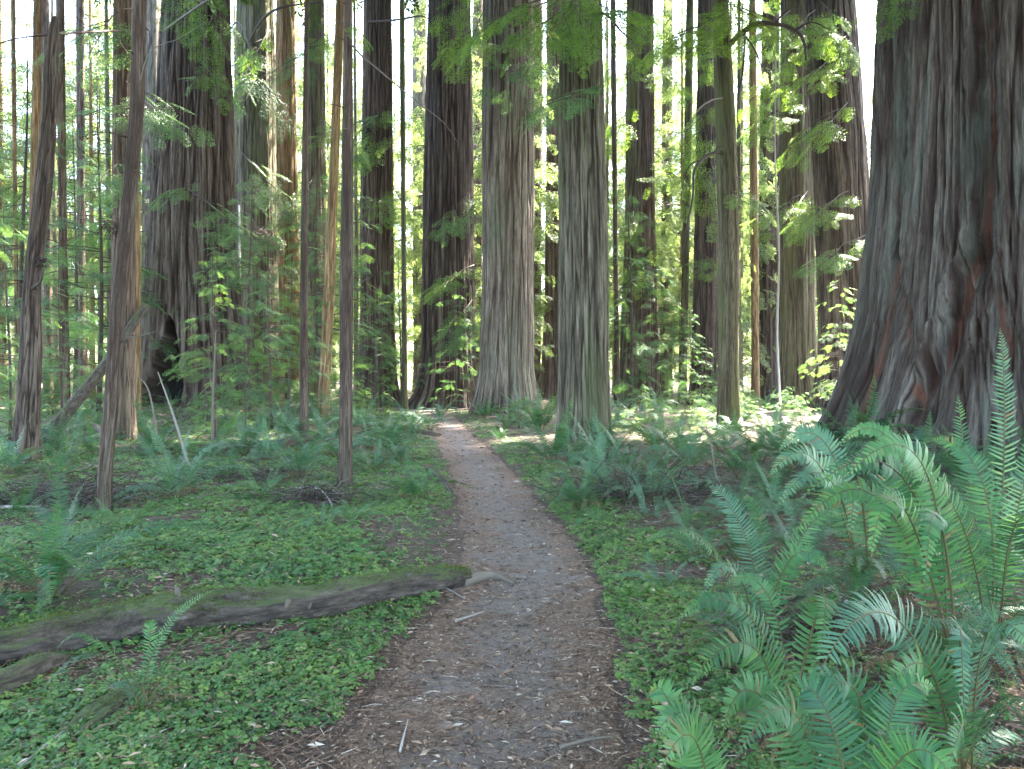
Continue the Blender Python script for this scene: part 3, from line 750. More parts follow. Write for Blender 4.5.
L_('brown', 392, 95, 38, 358, 150, 33, False); L_('brown', 390, 130, 38, 345, 175, 32, False, 1.3); L_('brown', 385, 180, 38, 420, 225, 32, False, 1.2); L_('brown', 362, 260, 38, 330, 285, 33, True)
L_('pairl', 630, 40, 44, 600, 80, 38); L_('pairl', 630, 100, 44, 612, 150, 38); L_('pairr', 650, 60, 42, 690, 95, 36); L_('pairr', 652, 150, 42, 690, 200, 37); L_('pairl', 625, 200, 44, 655, 240, 37); L_('pairr', 655, 240, 42, 620, 300, 37); L_('pairr', 655, 0, 42, 680, 40, 36)
L_('mid', 700, 30, 41, 680, 80, 35); L_('mid', 715, 90, 41, 690, 150, 35); L_('mid', 700, 250, 41, 722, 275, 36); L_('mid', 700, 120, 41, 720, 200, 34)
L_('tilt', 815, 10, 33, 780, 55, 28, False, 1.2); L_('tilt', 820, 0, 33, 860, 50, 28, False); L_('tilt', 850, 100, 33, 800, 150, 29); L_('tilt', 850, 190, 33, 800, 225, 29); L_('tilt', 835, 60, 33, 792, 85, 28); L_('tilt', 865, 235, 33, 812, 262, 29, True)
L_('oliver', 790, 10, 36, 752, 50, 30, False, 1.3); L_('oliver', 795, 100, 36, 758, 130, 31); L_('oliver', 800, 195, 36, 762, 225, 31, False, 1.2); L_('oliver', 800, 20, 36, 830, 60, 31); L_('oliver', 785, 60, 36, 770, 110, 31)
L_('arch', 722, 20, 19.4, 660, 40, 17); L_('arch', 722, 5, 19.4, 775, 20, 17, False, 1.2); L_('arch', 725, 60, 19.4, 690, 30, 17); L_('arch', 730, 190, 19.4, 748, 205, 18, True); L_('arch', 722, -10, 19.4, 745, 35, 16)
L_('gold1', 240, 60, 39, 285, 120, 34, True); L_('gold1', 240, 150, 39, 280, 200, 34, True); L_('gold1', 270, 30, 39, 235, 80, 33)
L_('olive', 310, 40, 33, 285, 80, 29, True); L_('olive', 320, 120, 33, 355, 150, 29); L_('olive', 312, 180, 33, 280, 220, 29, True); L_('olive', 320, 30, 33, 350, 60, 29)
L_('hero', 905, -60, 11.5, 868, 30, 12.5)
L_('sl3', 120, 10, 17.4, 80, 60, 15, True); L_('sl3', 125, 80, 17.4, 160, 120, 15.5, True); L_('sl3', 120, 160, 17.4, 90, 190, 15, True)
L_('sl2', 347, 20, 10.2, 372, 45, 10); L_('sl2', 347, 130, 10.2, 375, 112, 10.2, True, 0.6)

def dead_branch(key, pts, r0, r1, tint=0.3, side=None, name='dead_branch', mat=None):
    t = TREES[key] if isinstance(key, str) else key
    w = np.array([P(*p) - t.location for p in pts])
    # smooth the polyline
    s = np.linspace(0, 1, len(w)); q = np.linspace(0, 1, len(w) * 4)
    c = np.stack([hermite(s, w[:, i], q) for i in range(3)], -1)
    c += 0.01 * np.random.RandomState(len(pts)).normal(size=c.shape) * np.sqrt(r0)
    mb = MB(); mb.tube(c, r0 + (r1 - r0) * q, 6, 0, tint, 0.25)
    for sp in (side or []):
        v = np.array([P(*p) - t.location for p in sp]); s2 = np.linspace(0, 1, len(v)); q2 = np.linspace(0, 1, len(v) * 3)
        mb.tube(np.stack([hermite(s2, v[:, i], q2) for i in range(3)], -1), r0 * 0.4 * (1 - 0.8 * q2), 4, 0, tint, 0.2)
    return mb.build(name, mat or M['twig'], t)
dead_branch('arch', [(730, 44, 19.3), (742, 33, 18.8), (756, 24, 18.3), (775, 24, 17.9), (795, 30, 17.6), (804, 42, 17.4), (806, 60, 17.3)], 0.075, 0.02, 0.25,
            [[(742, 33, 18.8), (752, 45, 18.6), (760, 62, 18.4), (765, 85, 18.2)], [(745, 32, 18.7), (743, 70, 18.6), (737, 110, 18.5), (742, 150, 18.4)], [(795, 30, 17.6), (812, 22, 17.2), (830, 30, 17)], [(775, 24, 17.9), (785, 12, 17.6), (800, 5, 17.4)]])
dead_branch('arch', [(722, 152, 19.4), (712, 154, 19), (702, 160, 18.7), (694, 172, 18.4), (693, 195, 18.3), (688, 222, 18.2), (682, 255, 18.1)], 0.05, 0.012, 0.2,
            [[(702, 160, 18.7), (690, 165, 18.5), (683, 185, 18.3), (679, 215, 18.2)], [(712, 154, 19), (720, 146, 18.6), (726, 148, 18.5)]])
dead_branch('arch', [(724, 98, 19.4), (712, 100, 18.8), (700, 108, 18.2), (690, 122, 17.8)], 0.03, 0.01, 0.6)
dead_branch('sl2', [(349, 42, 10.2), (362, 56, 9.9), (385, 75, 9.5), (405, 92, 9.2), (422, 106, 9.0), (445, 124, 8.8), (462, 150, 8.7)], 0.012, 0.003, 0.5)
dead_branch('sl3', [(135, 36, 17.4), (120, 31, 16.5), (90, 32, 15), (60, 34, 13.5), (20, 38, 12.5), (-10, 46, 12)], 0.03, 0.01, 0.3, [[(90, 32, 15), (80, 20, 14.6), (62, 10, 14.2)]])
dead_branch('cave', [(165, 30, 28), (190, 12, 24), (215, -5, 21)], 0.05, 0.02, 0.9)
dead_branch('cave', [(229, 30, 28.5), (238, 22, 26), (247, 40, 24.5), (252, 60, 24)], 0.03, 0.01, 0.8)
dead_branch('gold1', [(250, 40, 39), (262, 20, 34), (280, 8, 30), (320, 2, 27)], 0.08, 0.02, 0.2)
dead_branch('brown', [(365, 22, 38), (395, 20, 34), (420, 16, 31), (430, 20, 30)], 0.06, 0.015, 0.25)
dead_branch('front', [(601, 12, 15.5), (610, 18, 15), (622, 32, 14.2), (632, 40, 13.6)], 0.03, 0.008, 0.2)
dead_branch('snag', [(30, 290, 13), (40, 282, 12.6), (44, 268, 12.5)], 0.03, 0.01, 0.3)
dead_branch('sl1', [(138, 90, 8.3), (150, 52, 8.1), (180, 38, 7.9), (205, 22, 7.8)], 0.006, 0.002, 0.9)
dead_branch('oliver', [(808, 190, 36.5), (800, 202, 35), (796, 215, 34.6)], 0.04, 0.01, 0.9)
dead_branch('arch', [(736, 175, 19.4), (746, 182, 19), (760, 196, 18.6)], 0.015, 0.005, 0.8)

def stubs(key, n, zmax, seed):
    t = TREES[key]; me = [c for c in t.children if c.name.startswith('trunk')][0].data; rg = random.Random(seed); k = 0
    for _ in range(4000):
        if k >= n: break
        v = me.vertices[rg.randrange(len(me.vertices))]
        if not (0.5 < v.co.z < zmax) or abs(v.normal.z) > 0.5: continue
        d = v.normal.copy(); d.z = rg.uniform(-0.3, 0.4); d.normalize(); L = rg.uniform(0.03, 0.14) * (1 if k % 3 else 3.0)
        mb = MB(); p = v.co - d * 0.01
        mb.tube([p, p + d * L * 0.5, p + d * L + Vector((0, 0, rg.uniform(-0.2, 0.1) * L))], [0.010, 0.007, 0.003], 5, 0, rg.uniform(0.1, 0.8), 0.3)
        mb.build('branch_stub', M['twig'], t); k += 1
for k_, n_, z_, s_ in (('sl1', 12, 6, 1), ('sl2', 14, 7, 2), ('snag', 14, 8, 3), ('sl3', 9, 10, 4), ('sl4', 9, 9, 5), ('arch', 8, 10, 6)):
    stubs(k_, n_, z_, s_)

# black dead foliage clumps caught on trunks
def clump(parent, p, r, seed, mat):
    rng = np.random.RandomState(seed); mb = MB()
    for i in range(50):
        d = nrm(rng.normal(size=3)) * np.array([1, 1, 0.6]); a = rng.normal(size=3) * r * 0.25
        mb.tube([a, a + d * r * 0.5, a + d * r + np.array([0, 0, -0.2 * r])], [0.012, 0.009, 0.003], 3, 0, rng.uniform(0, 0.5))
    o = mb.build('twig_clump', mat, parent); o.location = p - parent.location
for k, px, py, Y, r in (('gold1', 262, 232, 38, 0.8), ('brown', 369, 130, 36.5, 0.4), ('sl3', 112, 228, 17, 0.35), ('gold1', 258, 195, 38, 0.7), ('snag', 40, 262, 12.9, 0.14)):
    clump(TREES[k], P(px, py, Y), r, int(px), M['twig'])

# ------------------------------------------------------------------ background forest
rng = np.random.RandomState(5)
FAR_TRUNK = []
for i, mt in enumerate(('grey', 'olive', 'golden', 'olive')):
    th = np.linspace(0, 2 * np.pi, 14, endpoint=False); zv = np.linspace(-0.5, 28, 24)
    r = (0.30 + 0.05 * i) * (1 - 0.8 * np.clip(zv, 0, 40) / 30) + 0.15 * np.exp(-np.clip(zv, 0, 9) / 0.6)
    V = np.stack([r[:, None] * np.cos(th)[None] + 0.1 * np.sin(zv * 0.2 + i)[:, None], r[:, None] * np.sin(th)[None], zv[:, None] + 0 * th[None]], -1).reshape(-1, 3)
    n = 14; a = np.arange(23)[:, None] * n; j = np.arange(n)[None]; j2 = (j + 1) % n
    F = np.stack([a + j, a + j2, a + n + j2, a + n + j], -1).reshape(-1, 4)
    FAR_TRUNK.append(mesh_np('trunk', V, [F], M[mt], [0], True, {'h': np.full(len(V), 0.8), 'red': np.zeros(len(V))}, V))
THINGS = []           # repeats that get their label at the end: (object, phrase)
def far_tree(x, y, sc, kind, crown, tr, phrase, sz=1.0):
    t = thing('forest_tree' if kind == 'far' else 'pole_tree', None, 'tree', (x, y, float(gz(x, y))), 'trees filling the woods behind the redwoods', rng.uniform(0, 6.28), sc)
    t.scale = (sc, sc, sc * sz)
    link('trunk', FAR_TRUNK[tr], t).scale = (0.42, 0.42, 1); link('crown', crown, t)
    THINGS.append((t, phrase)); return t
SPAN = []
for k_, t_ in TREES.items():
    me_ = t_.children[0].data; w_ = max(0.25, me_.vertices[0].co.x)
    SPAN.append((t_.location.x, t_.location.y, {'hero': 2.6, 'front': 0.6, 'grey': 1.3, 'darkp': 1.6, 'brown': 1.1, 'cave': 2.1, 'gold1': 1.3, 'gold2': 1.0, 'olive': .8, 'mid': .9, 'oliver': 1.2, 'tilt': 1.7, 'darkr': .9, 'pairl': .9, 'pairr': .9, 'redb': 1.3, 'arch': .5}.get(k_, 0.3), k_))
def hides(x, y, pad):
    u_ = x / y
    return any(y < ly + 1 and abs(u_ - lx / ly) * y < w * y / ly + pad for lx, ly, w, k_ in SPAN)
for x_, y_, s_ in ((-34, 30, 1.1), (-27, 24, 0.8), (-38, 42, 1.2), (-46, 52, 1.2), (-22, 18, 0.8), (32, 27, 1.0), (24, 15, 0.9), (40, 36, 1.1), (47, 48, 1.2), (-52, 60, 1.2)):
    far_tree(x_, y_, s_, 'far', FAR_CROWN[int(abs(x_)) % 4], int(abs(y_)) % 4, 'outlying green tree')
placed = []
tries = 0
while len(placed) < 130 and tries < 4000:
    tries += 1
    y = 44 + 62 * rng.uniform()**1.3; x = rng.uniform(-1, 1) * (0.72 * y + 3)
    px = 512 + x / y * F_PX
    if 398 < px < 425 and y < 95: continue
    if 820 < px < 880 and y < 75: continue
    if any((x - a)**2 + (y - b)**2 < 9 for a, b in placed): continue
    if hides(x, y, 0.5): continue
    placed.append((x, y))
    i = rng.randint(4)
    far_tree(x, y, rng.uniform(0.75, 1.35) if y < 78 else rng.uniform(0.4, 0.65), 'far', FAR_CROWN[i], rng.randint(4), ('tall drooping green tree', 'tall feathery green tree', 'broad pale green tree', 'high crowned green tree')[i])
poles = []
tries = 0
while len(poles) < 32 and tries < 2000:
    tries += 1
    y = rng.uniform(27, 55); x = rng.uniform(-1, 1) * (0.68 * y)
    px = 512 + x / y * F_PX
    if 400 < px < 480 or 815 < px < 885 or (740 < px < 775): continue
    if px > 560 and rng.uniform() < 0.45: continue
    if hides(x, y, 0.45): continue
    if any((x - a)**2 + (y - b)**2 < 6 for a, b in poles): continue
    if any((x - t.location.x)**2 + (y - t.location.y)**2 < 5 for t in TREES.values()): continue
    poles.append((x, y))
    i = rng.randint(3)
    t = far_tree(x, y, rng.uniform(0.7, 1.1), 'pole', POLE_CROWN[i], rng.randint(4), ('narrow young tree', 'narrow feathery tree', 'narrow sparse tree')[i])
    t.children[0].scale = (0.28, 0.28, 0.72)

# unseen roof of needles added high above the path to shade the foreground
def canopy():
    rg = np.random.RandomState(55); mb = MB()
    n = CANOPY_N
    x = rg.uniform(-34, 46, n); y = rg.uniform(-26, 30, n)
    lo = np.maximum(13, 4.0 + 0.52 * np.maximum(y, 0) + 0.0 * x); z = lo + 16 * rg.uniform(size=n)
    sunward = np.exp(-(((x - 8) / 7)**2 + ((y - 19) / 6.5)**2)); k = (noise3(x * 0.16, y * 0.16, z * 0.1) + 0.5 * noise3(x * 0.5, y * 0.5, z * 0.4)) + 2 * (sunward > 0.35) > -0.42
    k &= (y < 17) | (sunward > 0.2)
    x, y, z = x[k], y[k], z[k]; n = len(x)
    e = 2600; tt = rg.uniform(17, 38, e); tgt = np.stack([rg.uniform(-5.5, 5.5, e), rg.uniform(4.5, 14.5, e), np.zeros(e)], -1)  # added sprays along the sun direction, keeping sun off the path
    q = tgt + np.array(SUNV)[None] * tt[:, None]; q = q[q[:, 2] > 5 + 0.52 * q[:, 1]]
    x = np.append(x, q[:, 0]); y = np.append(y, q[:, 1]); z = np.append(z, q[:, 2]); n = len(x)
    az = rg.uniform(0, 6.28, n)
    Fd = np.stack([np.cos(az), np.sin(az), -0.25 * np.ones(n)], -1); U = np.tile([0, 0, 1.0], (n, 1)) + 0.25 * rg.normal(size=(n, 3))
    mb.leaves(place_sprays(SP_LO, np.stack([x, y, z], -1), Fd, U, rg.uniform(1.6, 3.0, n), rg, rg.uniform(0.3, 0.8, n)), 0)
    tag(mb.build('shade_canopy', [M['can']]), 'unseen roof of redwood needles added overhead to shade the path', None, None, 'stuff')
CANOPY_N = 10200
canopy()

# far woods: too far to count
def far_woods():
    rg = np.random.RandomState(77); mb = MB(); n = 5200
    y = 128 + 60 * rg.uniform(size=n); x = rg.uniform(-1, 1, n) * 0.95 * y
    z = gz(x, y) + (rg.uniform(size=n)**1.3) * (26 + 8 * noise3(x * 0.08, y * 0.05, 1.0))
    O = np.stack([x, y, z], -1); az = rg.uniform(0, 6.28, n)
    Fd = np.stack([np.cos(az), np.sin(az), -0.4 * np.ones(n)], -1); U = np.tile([0, 0, 1.0], (n, 1)) + 0.3 * rg.normal(size=(n, 3))
    mb.leaves(place_sprays(SP_LO, O, Fd, U, rg.uniform(2.5, 4.5, n), rg, rg.uniform(0.3, 0.8, n)), 0)
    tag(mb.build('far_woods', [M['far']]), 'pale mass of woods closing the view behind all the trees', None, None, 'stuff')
far_woods()

# ------------------------------------------------------------------ understorey saplings and bushes
SAP_TRUNK = []
for i in range(4):
    mb = MB(); z = np.linspace(-0.2, 5.9, 12)
    c = np.stack([0.05 * np.sin(z * 0.9 + i), 0.04 * np.cos(z * 0.7 + i), z], -1)
    mb.tube(c, 0.045 * (1 - 0.9 * np.clip(z, 0, 9) / 6.0), 8, 0, 0.4); SAP_TRUNK.append(mb.mesh('trunk', [M['twig']]))
BUSH_STEM = []
for i in range(3):
    mb = MB(); rg = np.random.RandomState(i)
    for k in range(5):
        a = rg.uniform(0, 6.28); q = np.linspace(0, 1, 6)
        mb.tube(np.stack([0.45 * q**1.3 * math.cos(a), 0.45 * q**1.3 * math.sin(a), -0.1 + 1.7 * q], -1), 0.014 * (1 - 0.8 * q), 5, 0, 0.4)
    BUSH_STEM.append(mb.mesh('stem', [M['twig']]))
def sapling(px, pyb, Y, hpx, i, rz=None, zs=1.0):
    """base pixel column at depth Y; height in pixels"""
    x = (px - 512) / F_PX * Y; sc = hpx / F_PX * Y / 6.0
    t = thing('sapling', None, 'sapling', (x, Y, float(gz(x, Y))), 'understorey saplings among the redwoods', rng.uniform(0, 6.28) if rz is None else rz, sc)
    t.scale = (sc, sc, sc * zs)
    link('trunk', SAP_TRUNK[i % 4], t); link('crown', SAP_CROWN[i % 4], t)
    THINGS.append((t, ('wispy sapling', 'lacy sapling', 'airy sapling', 'flat branched sapling')[i % 4]))
    return t
for a in [(214, 0, 17, 215, 0), (270, 0, 21, 210, 1), (290, 0, 23, 170, 0), (250, 0, 26, 260, 3), (60, 0, 20, 200, 2), (8, 0, 15, 260, 3),
          (100, 0, 27, 340, 0), (318, 0, 27, 260, 1), (345, 0, 30, 260, 2), (25, 0, 26, 400, 3), (375, 0, 33, 130, 2), (400, 0, 36, 170, 3), (455, 0, 34.5, 150, 1), (442, 0, 60, 170, 0),
          (630, 0, 36, 240, 3), (655, 0, 40, 180, 0), (600, 0, 44, 200, 1), (690, 0, 33, 110, 2), (735, 0, 40, 120, 3), (840, 0, 25, 150, 0), (790, 0, 48, 160, 1), (702, 0, 27, 80, 2),
          (548, 0, 55, 170, 0), (75, 0, 33, 300, 1),  (680, 0, 55, 200, 2), (-30, 0, 14, 330, 1), (765, 0, 60, 200, 3), (850, 0, 60, 230, 1), (245, 0, 15.5, 130, 2)]:
    sapling(*a)
def bush(px, Y, hpx, i):
    x = (px - 512) / F_PX * Y; sc = hpx / F_PX * Y / 1.8
    t = thing('bush', None, 'bush', (x, Y, float(gz(x, Y))), 'low bushes under the redwoods', rng.uniform(0, 6.28), sc)
    link('stem', BUSH_STEM[i % 3], t); link('foliage', BUSH_CROWN[i % 3], t)
    THINGS.append((t, ('low leafy bush', 'low twiggy bush', 'low rounded bush')[i % 3]))
for i in range(64):
    for _ in range(20):
        Y = rng.uniform(19, 52); px = rng.uniform(-30, 1050); x = (px - 512) / F_PX * Y
        if abs(float(path_u(x, Y))) < 2.2 or (395 < px < 470 and Y < 48) or (820 < px): continue
        break
    bush(px, Y, rng.uniform(0.7, 1.5) / Y * F_PX, i)
for a in ((590, 17.5, 30, 0), (604, 17.0, 42, 1), (560, 24, 30, 2), (660, 22, 34, 0), (690, 21, 40, 1), (720, 23, 40, 2), (640, 26, 36, 0), (630, 19, 28, 1), (700, 17.5, 36, 2), (745, 25, 30, 0), (800, 20, 40, 1), (790, 26, 34, 2)):
    bush(*a)

# ------------------------------------------------------------------ ferns
def bez(P0, P1, P2, t):
    t = np.asarray(t)[..., None]; return (1 - t)**2 * P0 + 2 * t * (1 - t) * P1 + t * t * P2
def frond_arrays(mb, P0, P1, P2, Wd, npair, rng, up=(0, 0, 1), stipe=0.16, tint=0.5, hi=True, fold=0.25, twist=0.0, leaf_i=0, stem_i=1, gap=0.05, ragged=0.08, fwd=0.28):
    P0, P1, P2 = (np.asarray(p, float) for p in (P0, P1, P2)); npair = int(npair * (1.12 if hi else 1.0)); Wd = Wd * 1.0
    L = np.linalg.norm(P1 - P0) + np.linalg.norm(P2 - P1); L *= 0.93
    q = np.linspace(0, 1, 16); mb.tube(bez(P0, P1, P2, q), 0.0026 * (L / 0.9) * (1.15 - q) + 0.0006, 4, stem_i, 0.35 + 0.4 * q.repeat(1).mean())
    t = stipe + (1 - stipe) * (np.arange(npair) + 0.5) / npair
    for sd in (-1, 1):
        tt = np.clip(t + sd * 0.25 / npair, 0, 1)
        p = bez(P0, P1, P2, tt); T = nrm(bez(P0, P1, P2, np.minimum(tt + 0.01, 1.01)) - p)
        upv = np.asarray(up, float)
        Sd = nrm(np.cross(T, upv[None]) + 1e-6); Nn = np.cross(Sd, T)
        ang = twist * tt
        Sd, Nn = Sd * np.cos(ang)[:, None] + Nn * np.sin(ang)[:, None], Nn * np.cos(ang)[:, None] - Sd * np.sin(ang)[:, None]
        s = (tt - stipe) / (1 - stipe)
        wl = Wd / 2 * np.clip(np.minimum((s * 5 + 0.55), 1), 0, 1) * np.clip(1 - s**2.6, 0.03, 1) ** 0.85
        wl = wl * (1 + ragged * rng.normal(size=len(s)))
        keep = rng.uniform(size=len(s)) > gap + 0.02
        p, T, Sd, Nn, wl, s = (a[keep] for a in (p, T, Sd, Nn, wl, s))
        f = fwd + 0.25 * s
        D = nrm(sd * Sd * np.cos(f)[:, None] + T * np.sin(f)[:, None] + Nn * (fold * rng.uniform(0.3, 1.2, len(s)) * 0.8 - 0.05)[:, None] + 0.07 * rng.normal(size=p.shape))
        B = nrm(np.cross(Nn, D)) ; dr = Nn * -1
        pw = L * (1 - stipe) / npair * (0.56 if hi else 0.7) * (0.5 + 0.45 * wl / (Wd / 2 + 1e-6))
        dro = wl * rng.uniform(0.12, 0.35, len(s))
        c0 = p; c1 = p + D * (wl * 0.38)[:, None] + dr * (dro * 0.08)[:, None]; c2 = p + D * (wl * 0.75)[:, None] + dr * (dro * 0.4)[:, None]; c3 = p + D * wl[:, None] + dr * dro[:, None]
        B2 = B * sd
        h = (pw / 2)[:, None]
        if hi:
            V = np.stack([c0 - B2 * h * 0.8, c0 + B2 * h * 0.9, c1 - B2 * h * 0.95, c1 + B2 * h * 0.95, c2 - B2 * h * 0.65, c2 + B2 * h * 0.6, c3], 1)
            k = np.arange(len(p))[:, None] * 7
            F4 = np.concatenate([k + np.array([[0, 2, 3, 1]]), k + np.array([[2, 4, 5, 3]])]); F3 = k + np.array([[4, 6, 5]])
        else:
            V = np.stack([c0 - B2 * h * 0.7, c0 + B2 * h * 0.7, c2 + B2 * h * 0.8, c3, c2 - B2 * h * 0.8], 1)
            k = np.arange(len(p))[:, None] * 5
            F4 = k + np.array([[0, 4, 2, 1]]); F3 = k + np.array([[4, 3, 2]])
        tn = tint + 0.12 * rng.normal(size=len(p)) + 0.2 * (s > 0.8); tn = np.where(rng.uniform(size=len(p)) < 0.014, 1.4, tn)
        mb.add(V.reshape(-1, 3), F4, F3, leaf_i, np.repeat(tn, V.shape[1]))

def frond_template(seed, kind, mats, hi=False, npair=30, W=0.185):
    rng = np.random.RandomState(seed); mb = MB()
    if kind == 'arch': a = (0.36, 0, 0.56); b = (0.92, 0, 0.28)
    elif kind == 'up': a = (0.22, 0, 0.50); b = (0.55, 0, 0.80)
    elif kind == 'low': a = (0.40, 0, 0.42); b = (0.92, 0, 0.12)
    elif kind == 'droop': a = (0.42, 0, 0.60); b = (0.82, 0, 0.08)
    else: a = (0.38, 0, 0.36); b = (0.72, 0, -0.02)                      # dead, on the ground
    frond_arrays(mb, (0, 0, 0), np.array(a) + [0, 0.05 * rng.normal(), 0], np.array(b) + [0, 0.12 * rng.normal(), 0], W, npair, rng, tint=0.45, hi=hi, twist=0.4 * rng.normal(), ragged=0.1 if kind != 'dead' else 0.4, gap=0.04 if kind != 'dead' else 0.3, fold=0.25 if kind != 'dead' else -0.5)
    return mb.mesh('frond', mats)
FR = {}
for col in ('fern', 'fernb', 'ferny'):
    ms = [M[col], M['rachis']]
    for hi in (0, 1):
        n = 46 if hi else 30
        FR[col, hi] = [frond_template(500 + k + 50 * hi, kd, ms, bool(hi), n) for k, kd in enumerate(('arch', 'arch', 'up', 'low', 'low', 'droop', 'arch', 'droop'))]
DEAD = [frond_template(600 + k, 'dead', [M['fernd'], M['twig']], True, 30, 0.13) for k in range(3)]
FERNS = []
frng = random.Random(3)
def fern(x, y, size, col='fern', hi=0, n=12, up=0.0, dead=2, label=None):
    size *= 1.1 if hi else 1.25; n = int(n * 1.5)
    if math.hypot(x, y) < 13: hi = 1
    t = thing('sword_fern', None, 'fern', (x, y, float(gz(x, y)) - 0.02), 'sword ferns on the forest floor', frng.uniform(0, 6.28))
    tp = FR[col, hi]
    for k in range(n):
        i = frng.randrange(len(tp))
        if up > 0 and frng.random() < up: i = frng.choice((0, 1, 2, 2))
        o = link('frond', tp[i], t)
        az = 2 * math.pi * k / n + frng.uniform(-0.35, 0.35); s = size * frng.uniform(0.65, 1.12)
        o.matrix_local = Matrix.Translation((0.03 * math.cos(az), 0.03 * math.sin(az), 0)) @ Matrix.Rotation(az, 4, 'Z') @ Matrix.Rotation(-frng.uniform(-0.15, 0.35) * (1 + up), 4, 'Y') @ Matrix.Rotation(frng.uniform(-0.3, 0.3), 4, 'X') @ Matrix.Diagonal((s, s * frng.uniform(0.9, 1.15), s, 1))
    for k in range(dead):
        o = link('dead_frond', DEAD[k % 3], t); az = frng.uniform(0, 6.28); s = size * frng.uniform(0.6, 1.0)
        o.matrix_local = Matrix.Rotation(az, 4, 'Z') @ Matrix.Diagonal((s, s, s, 1))
    if label: t['label'] = label
    else:
        ph = {'fern': 'sword fern', 'fernb': 'bluish sword fern', 'ferny': 'bright green fern'}[col]
        THINGS.append((t, ('big ' if size > 0.78 else 'small ' if size < 0.5 else '') + ph))
    FERNS.append((x, y, size)); return t
def fern_px(px, py, size, *a, **k):
    g = G(px, py); return fern(g.x, g.y, size, *a, **k)

# placed ferns: base pixel and frond length in metres
fern_px(52, 597, 0.95, 'fern', 1, 16, up=0.35, dead=3, label='big green fern with upright fronds behind the thick end of the mossy log')
for a in [(178, 500, 0.92, 'fernb', 1, 13, 0.35, 3), (262, 498, 0.55, 'ferny', 1, 10, 0.1, 1), (300, 478, 0.75, 'fernb', 0, 13, 0.2, 3), (352, 522, 0.42, 'ferny', 1, 7, 0.0, 1), (322, 528, 0.34, 'fernb', 1, 5, 0.0, 0),
          (415, 500, 0.62, 'fern', 1, 11, 0.7, 2), (245, 455, 0.8, 'fernb', 0, 13, 0.3, 2), (330, 445, 0.8, 'fernb', 0, 12, 0.3, 2), (290, 440, 0.9, 'fernb', 0, 13, 0.3, 2), (390, 440, 0.85, 'fernb', 0, 12, 0.2, 2),
          (430, 430, 0.9, 'fernb', 0, 12, 0.2, 2), (360, 430, 0.9, 'fernb', 0, 12, 0.2, 1), (452, 408, 1.0, 'fern', 0, 12, 0.2, 1), (410, 425, 0.8, 'fernb', 0, 12, 0.2, 1), (60, 470, 0.7, 'fern', 0, 9, 0.0, 1), (8, 475, 0.8, 'fernb', 0, 11, 0.3, 1),
          (95, 455, 0.7, 'fern', 0, 10, 0.2, 1), (155, 450, 0.8, 'fern', 0, 12, 0.5, 2), (205, 462, 0.7, 'fernb', 0, 10, 0.2, 2), (222, 440, 0.7, 'fern', 0, 11, 0.2, 1),
          (125, 530, 0.5, 'ferny', 1, 6, 0.0, 1), (230, 480, 0.5, 'fern', 0, 9, 0.2, 2), (375, 470, 0.55, 'fernb', 0, 9, 0.2, 1), (20, 520, 0.5, 'fern', 0, 7, 0.2, 2), (270, 425, 0.9, 'fernb', 0, 12, 0.2, 1), (345, 425, 0.9, 'fernb', 0, 12, 0.2, 1), (440, 420, 0.8, 'fernb', 0, 12, 0.2, 1), (310, 455, 0.7, 'fernb', 0, 12, 0.2, 1), (265, 460, 0.75, 'fernb', 0, 12, 0.2, 1), (410, 440, 0.7, 'fernb', 0, 11, 0.2, 1), (370, 450, 0.6, 'fernb', 0, 11, 0.2, 1)]:
    fern_px(*a)
